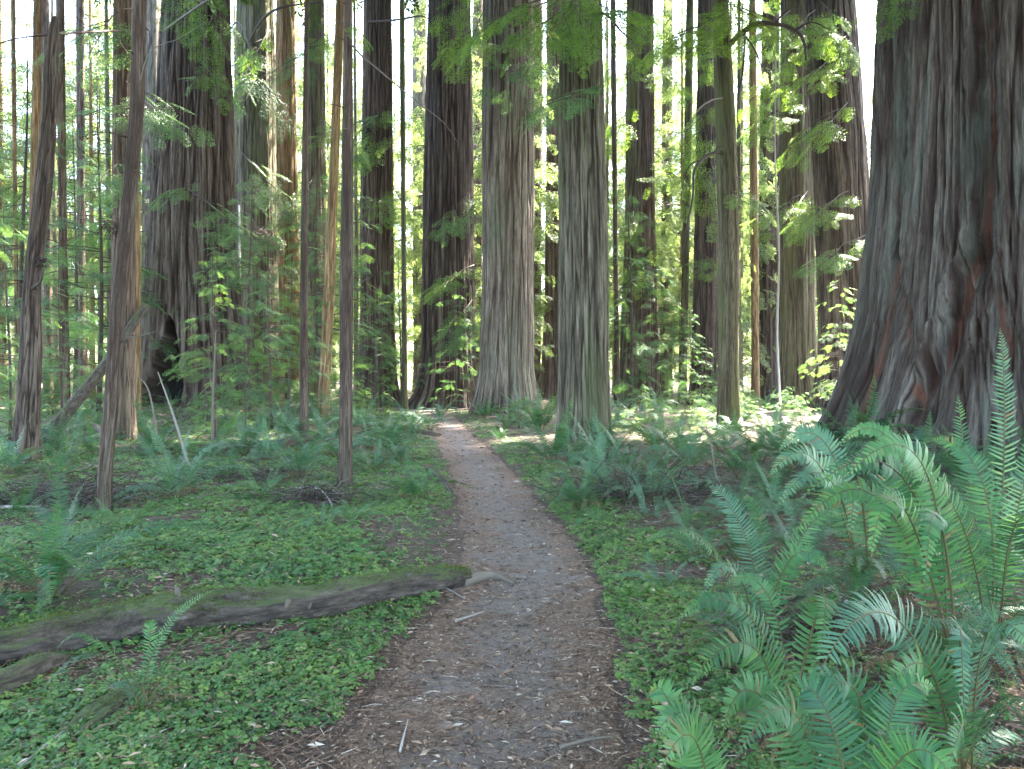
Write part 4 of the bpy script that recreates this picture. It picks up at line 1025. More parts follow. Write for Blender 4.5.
for a in [(541, 432, 0.95, 'fern', 0, 15, 0.5, 3), (508, 428, 0.7, 'fernb', 0, 11, 0.2, 1), (500, 440, 0.5, 'fern', 0, 9, 0.1, 1), (578, 508, 0.62, 'fern', 1, 12, 0.4, 4), (560, 500, 0.45, 'fernb', 0, 9, 0.1, 1), (610, 495, 0.6, 'fernb', 0, 11, 0.2, 2),
          (590, 462, 0.7, 'fernb', 0, 11, 0.4, 2), (606, 455, 0.8, 'fern', 0, 12, 0.5, 2), (640, 495, 0.72, 'fern', 1, 12, 0.8, 4), (662, 488, 0.6, 'fern', 0, 11, 0.7, 3), (628, 470, 0.7, 'fernb', 0, 11, 0.2, 2), (690, 470, 0.8, 'fernb', 0, 12, 0.2, 2), (655, 452, 0.8, 'fern', 0, 11, 0.3, 2),
          (720, 452, 0.8, 'fernb', 0, 12, 0.2, 2), (760, 462, 0.8, 'fern', 0, 12, 0.3, 2), (700, 495, 0.6, 'fernb', 1, 10, 0.1, 2), (740, 478, 0.7, 'fern', 0, 11, 0.2, 2), (790, 470, 0.8, 'fern', 0, 12, 0.3, 2), (810, 452, 0.7, 'fern', 0, 10, 0.4, 1), (775, 440, 0.8, 'fernb', 0, 12, 0.2, 1),
          (735, 440, 0.8, 'fernb', 0, 12, 0.2, 1), (650, 520, 0.45, 'fernb', 1, 8, 0.0, 2), (690, 532, 0.5, 'fern', 1, 9, 0.1, 2), (735, 520, 0.6, 'fernb', 1, 10, 0.1, 2), (775, 505, 0.65, 'fern', 1, 11, 0.2, 2), (600, 525, 0.34, 'ferny', 1, 6, 0.0, 1), (700, 560, 0.5, 'fernb', 1, 9, 0.2, 3), (740, 560, 0.55, 'fern', 1, 9, 0.3, 3), (800, 560, 0.6, 'fernb', 1, 10, 0.2, 3), (830, 500, 0.7, 'fernb', 1, 11, 0.2, 2), (880, 500, 0.75, 'fern', 1, 11, 0.4, 2), (930, 520, 0.75, 'fern', 1, 12, 0.5, 2), (1010, 560, 0.7, 'fernb', 1, 11, 0.4, 2), (665, 590, 0.36, 'fernb', 1, 7, 0.0, 2), (720, 620, 0.4, 'fern', 1, 7, 0.1, 4), (850, 620, 0.5, 'fern', 1, 8, 0.1, 4), (900, 590, 0.6, 'fernb', 1, 9, 0.2, 3), (780, 520, 0.6, 'fernb', 1, 10, 0.2, 2), (840, 540, 0.6, 'fern', 1, 10, 0.2, 2), (1030, 690, 0.6, 'fernb', 1, 9, 0.2, 3), (980, 500, 0.8, 'fern', 1, 11, 0.5, 1), (1040, 520, 0.8, 'fernb', 1, 11, 0.4, 1), (1120, 560, 0.8, 'fern', 1, 11, 0.3, 1), (1110, 640, 0.7, 'fernb', 1, 11, 0.3, 1)]:
    fern_px(*a)
k = 0
while k < 112:
    px = frng.uniform(-20, 1040); Y = frng.uniform(8, 42) if k % 3 else frng.uniform(5, 14)
    x = (px - 512) / F_PX * Y
    if abs(float(path_u(x, Y))) < (2.3 if Y > 9 else 3.0) or (x < 0 and Y < 13) or (470 > px > 395 and Y > 27): continue
    if any((x - a)**2 + (Y - b)**2 < (0.6 if Y < 25 else 1.0) for a, b, _ in FERNS): continue
    fern(x, Y, frng.uniform(0.6, 1.0), frng.choice(('fern', 'fernb', 'fernb')), 0, 10, frng.uniform(0, 0.5), 1); k += 1

# hero ferns by the right of the path: every frond laid out by its own curve
def hero_fern(label, base, Yb, fronds, filler=6, size=0.6, col='fern', dead=3):
    dead = dead * 2 + 3; filler += 5
    g = G(*base)
    if Yb: x = (base[0] - 512) / F_PX * Yb; g = Vector((x, Yb, float(gz(x, Yb))))
    t = thing('sword_fern', label, 'fern', g, 'sword ferns on the forest floor')
    for (mx, my, mY, ex, ey, eY, wd, c, npair, upv) in fronds:
        mb = MB(); rg = np.random.RandomState(int(ex * 7 + ey))
        p0 = Vector((0.03 * rg.normal(), 0.03 * rg.normal(), 0)); p2 = P(ex, ey, eY) - g
        pm = P(mx, my, mY) - g; p1 = pm * 2 - (p0 + p2) * 0.5
        frond_arrays(mb, p0, p1, p2, wd, npair, rg, up=upv, tint=0.45 + 0.12 * rg.normal(), hi=True, stipe=0.14, gap=0.04, ragged=0.11, twist=0.25 * rg.normal())
        mb.build('frond', [M[c], M['rachis']], t)
    for k in range(filler):
        o = link('frond', FR[('fernb', 'fern')[k % 2], 1][frng.choice((3, 4, 5, 7, 0))], t); az = frng.uniform(0, 6.28); s = size * frng.uniform(0.7, 1.05)
        o.matrix_local = Matrix.Rotation(az, 4, 'Z') @ Matrix.Rotation(-frng.uniform(-0.1, 0.4), 4, 'Y') @ Matrix.Diagonal((s, s, s, 1))
    for k in range(dead):
        o = link('dead_frond', DEAD[k % 3], t); az = frng.uniform(0, 6.28); s = size * frng.uniform(0.7, 1.1)
        o.matrix_local = Matrix.Rotation(az, 4, 'Z') @ Matrix.Diagonal((s, s, s, 1))
    FERNS.append((g.x, g.y, size)); return t
UP = (0, 0, 1); FW = (0, -1, 0.25); FL = (-0.3, -0.8, 0.6)
hero_fern('tallest fern with one frond rising straight up before the huge split redwood', (1000, 620), 3.6, [
    (1004, 455, 3.6, 1000, 328, 3.5, 0.17, 'fernb', 52, FW), (972, 500, 3.7, 958, 395, 3.8, 0.16, 'fern', 46, FW), (985, 490, 3.5, 930, 440, 3.7, 0.17, 'fern', 44, FL), (1020, 500, 3.4, 1050, 430, 3.3, 0.17, 'fernb', 44, FW),
    (960, 520, 3.3, 905, 470, 3.1, 0.17, 'fern', 44, FL), (1010, 540, 3.2, 1040, 520, 2.9, 0.16, 'fern', 40, UP), (940, 560, 3.5, 890, 600, 3.3, 0.15, 'fern', 40, FL)], 5, 0.7)
hero_fern('fern whose bright arching frond crosses the huge redwood foot', (955, 600), 3.3, [
    (925, 470, 3.1, 845, 478, 3.0, 0.19, 'ferny', 46, (-0.1, -0.75, 0.65)), (905, 480, 3.2, 800, 500, 3.0, 0.18, 'fern', 46, FL), (900, 455, 3.6, 835, 450, 3.7, 0.12, 'ferny', 40, FL), (905, 510, 3.0, 870, 560, 2.8, 0.17, 'fern', 44, FL),
    (940, 520, 2.9, 925, 590, 2.6, 0.15, 'fern', 40, FL), (880, 500, 3.4, 790, 540, 3.3, 0.16, 'fern', 44, FL)], 4, 0.6)
hero_fern('bluish fern with long level fronds reaching over the path side before the huge redwood', (865, 545), 4.6, [
    (820, 466, 4.4, 768, 478, 4.3, 0.22, 'fernb', 44, FL), (830, 450, 4.6, 778, 452, 4.7, 0.20, 'fernb', 40, FL), (830, 480, 4.3, 775, 510, 4.1, 0.19, 'fernb', 42, FL), (860, 490, 4.2, 850, 540, 3.9, 0.18, 'fernb', 40, FL),
    (890, 480, 4.6, 915, 470, 4.6, 0.18, 'fern', 40, FL)], 6, 0.65, 'fernb')
hero_fern('fern with a pale frond arching out toward the path edge', (760, 600), 3.9, [
    (708, 545, 3.7, 642, 545, 3.6, 0.12, 'ferny', 48, (-0.1, -0.4, 0.9)), (748, 545, 3.8, 705, 478, 3.9, 0.17, 'fernb', 44, FL), (762, 540, 3.9, 742, 495, 3.9, 0.13, 'fern', 40, FW), (800, 540, 3.9, 840, 515, 3.9, 0.16, 'ferny', 42, FL),
    (790, 560, 3.7, 830, 575, 3.5, 0.14, 'fern', 38, FL), (735, 570, 3.6, 700, 600, 3.4, 0.12, 'fernb', 36, FL)], 5, 0.5, 'fernb', 5)
hero_fern('low fern with stiff narrow leaflets over brown dead fronds beside the path', (790, 650), 3.05, [
    (745, 612, 3.0, 676, 622, 2.95, 0.13, 'fern', 34, (0, -0.8, 0.7)), (750, 645, 2.95, 684, 690, 2.8, 0.19, 'fern', 36, (0.1, -0.85, 0.6)), (822, 600, 3.0, 818, 668, 2.7, 0.14, 'ferny', 42, (0, -0.9, 0.5)), (770, 600, 3.2, 725, 585, 3.2, 0.10, 'ferny', 34, FL)], 2, 0.4, 'fern', 9)
hero_fern('fern with a long wide frond bowing down over dead fronds near the picture corner', (965, 700), 2.55, [
    (895, 618, 2.4, 806, 702, 2.15, 0.21, 'fernb', 50, (-0.2, -0.75, 0.6)), (960, 630, 2.45, 965, 735, 2.2, 0.11, 'fernb', 50, FW), (985, 640, 2.4, 1035, 650, 2.2, 0.18, 'fernb', 44, (0.1, -0.8, 0.6)),
    (930, 670, 2.4, 880, 705, 2.25, 0.17, 'fern', 40, FL), (1000, 700, 2.3, 1060, 740, 2.1, 0.2, 'fern', 44, (0.1, -0.8, 0.6)), (965, 720, 2.2, 940, 790, 2.0, 0.15, 'fern', 40, FW)], 3, 0.45, 'fern', 7)
hero_fern('bright fern spreading along the bottom edge of the view', (850, 800), 2.15, [
    (770, 705, 2.2, 722, 735, 2.1, 0.15, 'ferny', 44, (0, -0.75, 0.7)), (800, 720, 2.1, 735, 760, 1.95, 0.15, 'ferny', 40, (0, -0.75, 0.7)), (860, 700, 2.2, 800, 720, 2.1, 0.17, 'fern', 42, FL), (890, 720, 2.15, 935, 690, 2.2, 0.17, 'fern', 42, FL),
    (830, 720, 2.1, 790, 700, 2.2, 0.17, 'fern', 44, FL), (900, 760, 2.0, 960, 790, 1.85, 0.16, 'fern', 40, FL)], 3, 0.4, 'fern', 5)
hero_fern('bright fern cut by the bottom edge closest to the path', (720, 800), 2.15, [
    (695, 735, 2.15, 655, 738, 2.15, 0.17, 'ferny', 36, (0, -0.7, 0.7)), (700, 750, 2.1, 660, 770, 2.0, 0.16, 'ferny', 36, (0, -0.7, 0.7)), (675, 720, 2.2, 650, 700, 2.3, 0.12, 'fern', 30, FL)], 2, 0.3, 'ferny', 2)
hero_fern('small fern growing from under the near side of the mossy log', (140, 680), 3.45, [
    (95, 640, 3.4, 55, 652, 3.35, 0.11, 'fern', 34, UP), (100, 655, 3.3, 42, 690, 3.15, 0.11, 'fern', 34, UP), (165, 630, 3.5, 215, 590, 3.6, 0.06, 'ferny', 34, FW), (185, 640, 3.4, 238, 624, 3.4, 0.08, 'ferny', 34, UP),
    (150, 640, 3.5, 148, 622, 3.5, 0.10, 'fern', 26, FW), (172, 655, 3.4, 205, 645, 3.3, 0.09, 'fern', 30, UP)], 0, 0.35, 'fern', 2)

# ------------------------------------------------------------------ logs and sticks
def log_mat():
    m, t, o = nmat('mossy_log')
    tc = N(t, 'ShaderNodeAttribute', attribute_name='bark').outputs['Vector']
    b = N(t, 'ShaderNodeBsdfPrincipled', inp={'Roughness': 0.9})
    n1 = noise_n(t, tc, 22, 7, 0.75, (1, 1, 0.3)); n2 = noise_n(t, tc, 75, 5, 0.7, (1, 1, 0.35)); n3 = noise_n(t, tc, 3.0, 4, 0.6)
    c = ramp(t, n1, [(0.36, (0.014, 0.010, 0.007)), (0.47, (0.055, 0.040, 0.030)), (0.56, (0.085, 0.066, 0.051)), (0.70, (0.15, 0.122, 0.10))])
    f = ramp(t, n2, [(0.35, (0.7, 0.7, 0.7)), (0.65, (1.25, 1.25, 1.25))]); c = mix(t, 1.0, c, f, 'MULTIPLY')
    g = ramp(t, n2, [(0.3, (0.035, 0.055, 0.014)), (0.7, (0.09, 0.125, 0.03))])
    ge = N(t, 'ShaderNodeNewGeometry'); sx = N(t, 'ShaderNodeSeparateXYZ'); t.links.new(ge.outputs['Normal'], sx.inputs[0])
    ad = N(t, 'ShaderNodeMath', operation='MULTIPLY_ADD'); ad.inputs[1].default_value = 0.45; t.links.new(sx.outputs[2], ad.inputs[0]); t.links.new(n3, ad.inputs[2])
    mf = ramp(t, ad.outputs[0], [(0.70, (0, 0, 0)), (0.90, (0.85, 0.85, 0.85))])
    c = mix(t, mf, c, g); t.links.new(c, b.inputs['Base Color'])
    bp = N(t, 'ShaderNodeBump', inp={'Strength': 0.9, 'Distance': 0.05}); t.links.new(n1, bp.inputs['Height'])
    t.links.new(bp.outputs[0], b.inputs['Normal']); t.links.new(b.outputs[0], o.inputs[0])
    return m
M['log'] = log_mat()
M['moss'] = leaf_mat('moss', (0.04, 0.06, 0.015), (0.075, 0.105, 0.022), (0.12, 0.155, 0.035), 0.3, 1.3, 0.8, 0.1)
def log_obj(name, pts, rad, label, cat='log', k=48, wob=0.30, mat='log', knots=(), n=110, seed=0, sink=0.0, moss=0):
    """pts: world points"""
    w = np.array([list(p) for p in pts]); s = np.linspace(0, 1, len(w)); q = np.linspace(0, 1, n)
    c = np.stack([hermite(s, w[:, i], q) for i in range(3)], -1); r = np.interp(q, s, rad)
    org = Vector(c[0]); t = thing(name, label, cat, org)
    c = c - np.array(org)
    T = nrm(np.gradient(c, axis=0)); A = nrm(np.cross(T, [0, 0, 1.0])); B = np.cross(A, T)
    th = np.linspace(0, 2 * np.pi, k, endpoint=False)
    wx = q[:, None] * np.linalg.norm(w[-1] - w[0])
    rr = r[:, None] * (1 + wob * noise3(np.cos(th)[None] * 0.9 + seed, np.sin(th)[None] * 0.9, wx * 1.6) + 0.10 * noise3(np.cos(th)[None] * 3, np.sin(th)[None] * 3 + seed, wx * 5) + 0.09 * noise3(np.cos(th)[None] * 8, np.sin(th)[None] * 8 + seed, wx * 9) + 0.06 * noise3(np.cos(th)[None] * 14, np.sin(th)[None] * 14 + seed, wx * 22))
    V = c[:, None] + rr[..., None] * (np.cos(th)[None, :, None] * A[:, None] + np.sin(th)[None, :, None] * B[:, None])
    i = np.arange(n - 1)[:, None] * k; j = np.arange(k)[None]; j2 = (j + 1) % k
    F = np.stack([i + j, i + j2, i + k + j2, i + k + j], -1).reshape(-1, 4); V = V.reshape(-1, 3)
    ax_ = np.stack([r.mean() * np.cos(th)[None] + 0 * wx, r.mean() * np.sin(th)[None] + 0 * wx, wx + 0 * th[None]], -1).reshape(-1, 3); BK = np.vstack([ax_, ax_[0], ax_[-1]])
    m_ = len(V); V = np.vstack([V, c[0], c[-1]]); jj = np.arange(k)
    F3 = np.vstack([np.stack([jj * 0 + m_, (jj + 1) % k, jj], -1), np.stack([jj * 0 + m_ + 1, (n - 1) * k + jj, (n - 1) * k + (jj + 1) % k], -1)])
    link('trunk', mesh_np('trunk', V, [F, F3], M[mat], [0, 0], True, {'tint': np.full(len(V), 0.5), 'h': np.full(len(V), 0.7), 'red': np.zeros(len(V))}, BK), t)
    if moss:
        rg = np.random.RandomState(seed); m2 = MB(); Vg = V[:n * k].reshape(n, k, 3); nn = nrm(Vg - c[:, None])
        ii = rg.randint(0, n, moss); jj2 = rg.randint(0, k, moss); pz = nn[ii, jj2, 2] + 0.9 * noise3(Vg[ii, jj2, 0] * 3 + 5, Vg[ii, jj2, 1] * 3, Vg[ii, jj2, 2] * 5)
        kp = pz > 0.55; ii, jj2 = ii[kp], jj2[kp]; p = Vg[ii, jj2] + 0.01 * rg.normal(size=(len(ii), 3)); d = nrm(nn[ii, jj2] + 0.8 * rg.normal(size=(len(ii), 3)))
        m2.leaves([p - d * 0.003, d, nrm(rg.normal(size=(len(ii), 3))), rg.uniform(0.008, 0.02, len(ii)), rg.uniform(0.003, 0.006, len(ii)), rg.uniform(0.2, 0.8, len(ii))], 0)
        tag(m2.build('moss', [M['moss']], t), None, None, None, 'stuff')
    for (f, ang, ln, kr) in knots:
        ii = int(f * (n - 1)); d = math.cos(ang) * A[ii] + math.sin(ang) * B[ii]; p = c[ii] + d * r[ii] * 0.6
        mb = MB(); mb.tube([p, p + d * (r[ii] * 0.45 + ln * 0.4), p + d * (r[ii] * 0.5 + ln)], [kr * 1.7, kr * 1.2, kr * 0.5], 12, 0, 0.30, 0.9, seed)
        mb.build('knot', [M['stick']], t)
    return t
def gp(px, py, lift=0.0):
    g = G(px, py); g.z += lift; return g
# the long mossy log: axis points from its lower edge in the picture
lp = []; lr = []
for px, pt, pb in ((-90, 630, 682), (0, 632, 670), (60, 620, 658), (120, 611, 647), (165, 601, 640), (205, 596, 633), (250, 594, 628), (310, 590, 621), (360, 582, 610), (410, 576, 600), (445, 572, 592), (468, 571, 587)):
    g = G(px, pb - 3); Y = g.y + 0.05; r = max((pb - pt) / 2 / F_PX * Y, 0.03) * (1.10 + 0.22 * math.exp(-((px - 140) / 35.0)**2) - 0.25 * math.exp(-((px - 470) / 12.0)**2))
    c = P(px, (pt + pb) / 2 - 3, Y); lp.append(c); lr.append(r)
log_obj('fallen_log', lp, lr, 'long mossy fallen log lying from the fern corner to the path edge', knots=((0.60, 0.35, 0.004, 0.020), (0.63, 0.15, 0.002, 0.016), (0.40, 1.2, 0.05, 0.016), (0.80, 0.9, 0.03, 0.010)), seed=3, n=320, k=72, moss=26000)
# its pale trampled root end crossing the path edge
log_obj('root', [gp(462, 584, 0.01), gp(480, 580, 0.02), gp(496, 578, 0.012), gp(514, 583, -0.005)], [0.055, 0.042, 0.028, 0.010], 'pale worn root tip poking from the mossy log into the path', 'root', 16, 0.3, 'stick', n=30, seed=5)
log_obj('fallen_log', [gp(-40, 705, 0.02), gp(10, 690, 0.04), gp(45, 672, 0.04), gp(75, 660, 0.0)], [0.065, 0.06, 0.05, 0.03], 'short black rotten log under the near edge of the mossy log', seed=8, mat='log', n=60, wob=0.4, moss=600)
log_obj('fallen_log', [gp(424, 468, -0.02), gp(434, 476, 0.03), gp(446, 486, 0.02), gp(456, 496, -0.03)], [0.04, 0.055, 0.05, 0.03], 'small dark half buried log at the path edge among clover', seed=9, mat='darkcave', n=60, wob=0.3)
log_obj('fallen_log', [gp(55, 748, -0.02), gp(95, 722, 0.01), gp(130, 700, 0.01), gp(175, 685, -0.02)], [0.04, 0.06, 0.05, 0.03], 'rotten brown log crumbling into the clover below the small fern', seed=10, mat='log', n=50, wob=0.5, moss=900)
a = G(42, 446); b = P(100, 372, a.y + 1.0); c_ = P(146, 306, a.y + 1.8)
log_obj('leaning_log', [a - Vector((0.1, 0, 0.15)), (a + b) / 2 + Vector((0, 0, 0.05)), b, c_], [0.13, 0.12, 0.11, 0.09], 'mossy pale log leaning up between the broken topped and slender trunks', seed=12, n=80, wob=0.15)
# curved root beyond the leaning log
log_obj('root', [gp(66, 440, 0.0), gp(75, 440, 0.25), gp(98, 440, 0.28), gp(104, 446, 0.0)], [0.08, 0.09, 0.07, 0.04], 'pale mossy root hooped over the ground beyond the leaning log', 'root', 16, 0.3, 'mossy', n=30, seed=15)
log_obj('fallen_log', [gp(200, 452, 0.05), gp(300, 446, 0.07), gp(380, 430, 0.08), gp(440, 436, 0.0)], [0.09, 0.1, 0.1, 0.06], 'brown log almost buried by bluish ferns beyond the lone slender trunk', seed=13, mat='brown', n=80, wob=0.25)
log_obj('fallen_log', [gp(408, 404, 0.1), gp(425, 403, 0.35), gp(436, 405, 0.25), gp(446, 408, 0.0)], [0.15, 0.22, 0.2, 0.1], 'pale sunlit log end beside the dark broad redwood foot', seed=14, mat='stick', n=40, wob=0.3)
def stick(pts, r, label, tint=0.6, mat='stick', cat='stick'):
    w = np.array([list(p) for p in pts]); s = np.linspace(0, 1, len(w)); q = np.linspace(0, 1, 14)
    c = np.stack([hermite(s, w[:, i], q) for i in range(3)], -1); o0 = c[0].copy()
    mb = MB(); mb.tube(c - o0, r * (1.1 - 0.7 * q), 7, 0, tint, 0.3)
    o = mb.build('stick', [M[mat]]); o.location = o0; tag(o, label, cat, 'fallen sticks on the forest floor'); return o
stick([gp(846, 607, 0.03), gp(868, 614, 0.05), gp(880, 622, 0.02)], 0.010, 'short white stick lying behind the long wide bowing frond', 1.0)
stick([gp(402, 596, 0.01), gp(440, 590, 0.02), gp(465, 600, 0.01)], 0.008, 'pale stick just below the thin end of the mossy log', 0.8)
stick([gp(455, 622, 0.005), gp(485, 613, 0.012)], 0.008, 'short straight stick on the path near the worn root tip', 0.7)
stick([gp(295, 488, 0.0), gp(320, 500, 0.12), gp(335, 510, 0.0)], 0.010, 'white stick propped beside the lone slender trunk', 0.95)
stick([gp(20, 770, 0.01), gp(60, 742, 0.03), gp(82, 728, 0.01)], 0.008, 'grey stick on the clover in the near corner', 0.7)
stick([gp(-10, 512, 0.05), gp(25, 516, 0.1), gp(55, 508, 0.03)], 0.016, 'pale forked stick at the edge of the dead brush heap', 0.8)
stick([gp(120, 470, 0.02), gp(90, 478, 0.15), gp(50, 484, 0.1)], 0.012, 'brown stick lying over the dead brush heap', 0.5)
stick([gp(160, 455, 0.0), P(150, 395, gp(160, 455).y), P(138, 375, gp(160, 455).y + .1)], 0.02, 'thin dead stem standing before the burnt hollow', 0.45)
stick([gp(190, 470, 0.0), P(175, 420, gp(190, 470).y), P(158, 372, gp(190, 470).y + .1)], 0.022, 'grey dead stem leaning toward the burnt hollow', 0.6)
stick([gp(213, 455, 0.0), P(213, 400, gp(213, 455).y), P(216, 330, gp(213, 455).y)], 0.025, 'upright dead sapling stem before the massive burnt redwood', 0.4)
stick([gp(400, 752, 0.004), gp(408, 722, 0.01)], 0.005, 'tiny pale stick pointing along the path at the bottom', 0.9)
stick([gp(505, 704, 0.004), gp(530, 694, 0.01), gp(548, 684, 0.006)], 0.004, 'dark thin twig on the middle of the near path', 0.25)
stick([gp(640, 500, 0.02), gp(660, 490, 0.2), gp(700, 455, 0.3)], 0.012, 'dead twisting twig standing out of ferns by the mossy redwood', 0.4)
stick([gp(718, 494, 0.0), P(712, 450, gp(718, 494).y), P(706, 425, gp(718, 494).y)], 0.012, 'bare upright twig among ferns before the arching tree', 0.4)
# tall pale stems; sunlight is painted into the first one's tone
stick([gp(240, 402, 0), P(240, 330, 37), P(239, 205, 37)], 0.10, 'bare pale stem coloured as if sunlit between the burnt and brown redwoods', 1.0)
stick([gp(781, 420, 0), P(777, 330, 31), P(779, 250, 31), P(775, 160, 31), P(776, 60, 31)], 0.045, 'thin pale stem standing against the olive brown redwood', 0.72)

# wiggly root of worn bark on the near path
stick([gp(560, 748, 0.004), gp(590, 742, 0.012), gp(615, 738, 0.006)], 0.008, 'brown bark strip lying across the near path edge', 0.45)

# heap of dead twigs near the left
def brush(px, py, w, h, n, seed, label):
    g = G(px, py); rg = np.random.RandomState(seed); mb = MB()
    for i in range(n):
        a = np.array([rg.normal() * w * 0.4, rg.normal() * w * 0.3, abs(rg.normal()) * h * 0.35])
        d = nrm(np.array([rg.normal(), rg.normal(), 0.35 * rg.normal()])); L = rg.uniform(0.15, 0.5)
        mb.tube([a, a + d * L * 0.5 + [0, 0, 0.05 * rg.normal()], a + d * L + [0, 0, -0.04]], [0.006, 0.004, 0.002], 3, 0, rg.uniform(0.1, 0.9)**1.5)
    o = mb.build('dead_brush', [M['twig']]); o.location = g
    tag(o, label, None, None, 'stuff')
brush(60, 505, 1.6, 0.35, 900, 1, 'heap of dead brown twigs before the broken topped trunk')
brush(250, 480, 0.9, 0.28, 260, 2, 'tangle of dead twigs among ferns')
brush(320, 500, 0.7, 0.25, 240, 3, 'tangle of dead twigs by the lone slender trunk')
brush(655, 500, 1.2, 0.5, 420, 4, 'tangle of dead stems among ferns past the mossy redwood')
brush(600, 462, 1.0, 0.5, 260, 6, 'tangle of dead stems at the foot of the mossy redwood')
brush(215, 425, 3.0, 0.9, 700, 5, 'tangle of dead stems below the burnt redwood')
brush(800, 640, 0.5, 0.15, 160, 7, 'tangle of dead fern stems under the hanging fronds')

# ------------------------------------------------------------------ sorrel carpet
def scatter(rg, n, ymin, ymax, lo=-1.0, hi=1.0):
    y = ymin + (ymax - ymin) * rg.uniform(size=n)**1.0; x = rg.uniform(lo, hi, n) * (0.88 * y + 1.3); return x, y
def sorrel_density(x, y):
    u = path_u(x, y)
    n = noise3(x * 1.1, y * 1.1, 5.0) + 0.5 * noise3(x * 3.1, y * 3.1, 2.0)
    left = sstep(-1.03, -1.35, u); right = sstep(1.0, 1.2, u) * sstep(3.3, 2.0, u)
    d = left * sstep(-0.55, 0.0, n + 0.15) + right * sstep(-0.45, 0.05, n)
    d = np.maximum(d, sstep(1.0, 1.3, u) * 0.22 * sstep(-0.1, 0.3, n))
    d = np.maximum(d, 0.75 * sstep(-1.02, -1.2, u) * sstep(-2.6, -1.9, u) * sstep(-0.6, -0.2, n))
    d = np.maximum(d, 0.7 * sstep(1.02, 1.15, u) * sstep(1.9, 1.5, u) * sstep(-0.6, -0.2, n))
    # bare strips seen in the photograph, left
    d = d * (1 - 0.8 * np.exp(-((x + 2.6)**2 / 0.8 + (y - 3.9)**2 / 0.05)))
    d = d * (1 - 0.85 * sstep(0.0, 0.3, noise3(x * 0.6, y * 0.6, 12.0) - 0.22))
    return d
def sorrel():
    rg = np.random.RandomState(9); mb = MB()
    for (n, a, b, sz) in ((66000, 1.5, 5.0, 0.020), (72000, 5.0, 10.0, 0.024), (46000, 10, 18, 0.034), (30000, 18, 34, 0.055)):
        x, y = scatter(rg, n, a, b)
        k = rg.uniform(size=n) < sorrel_density(x, y); x, y = x[k], y[k]
        z = ground_surface(x, y) + rg.uniform(0.012, 0.06, len(x)) * (0.6 + 0.4 * noise3(x * 2, y * 2, 0.0)); s = sz * np.clip(np.exp(0.32 * rg.normal(size=len(x)) - 0.05), 0.45, 2.0)
        az = rg.uniform(0, 6.28, len(x)); C = np.stack([x, y, z], -1)
        tn = 0.42 + 0.28 * noise3(x * 1.5, y * 1.5, 1.0) + 0.2 * rg.normal(size=len(x))
        tilt = nrm(np.stack([0.3 * rg.normal(size=len(x)), 0.3 * rg.normal(size=len(x)) - 0.12, np.ones(len(x))], -1))
        for i in range(3):
            a_ = az + i * 2.094
            D = np.stack([np.cos(a_), np.sin(a_), np.zeros(len(x))], -1); D = nrm(D - tilt * (D * tilt).sum(1)[:, None]); S = np.cross(tilt, D)
            # heart shaped leaflet, folded down along its middle
            s_ = s[:, None]
            m = C + D * s_ * 0.95 - tilt * s_ * 0.10
            l1 = C + D * s_ * 0.75 + S * s_ * 0.62 - tilt * s_ * 0.28; l2 = C + D * s_ * 1.12 + S * s_ * 0.42 - tilt * s_ * 0.22
            r1 = C + D * s_ * 0.75 - S * s_ * 0.62 - tilt * s_ * 0.28; r2 = C + D * s_ * 1.12 - S * s_ * 0.42 - tilt * s_ * 0.22
            V = np.stack([C, l1, l2, m, r2, r1], 1).reshape(-1, 3)
            kk = np.arange(len(x))[:, None] * 6
            mb.add(V, np.concatenate([kk + np.array([[0, 1, 2, 3]])[:, ::-1], kk + np.array([[0, 3, 4, 5]])[:, ::-1]]), None, 0, np.repeat(tn, 6))
    tag(mb.build('sorrel_ground_cover', [M['sorrel']], smooth=False), 'clover like sorrel carpet over the ground beside the path', None, None, 'stuff')
sorrel()

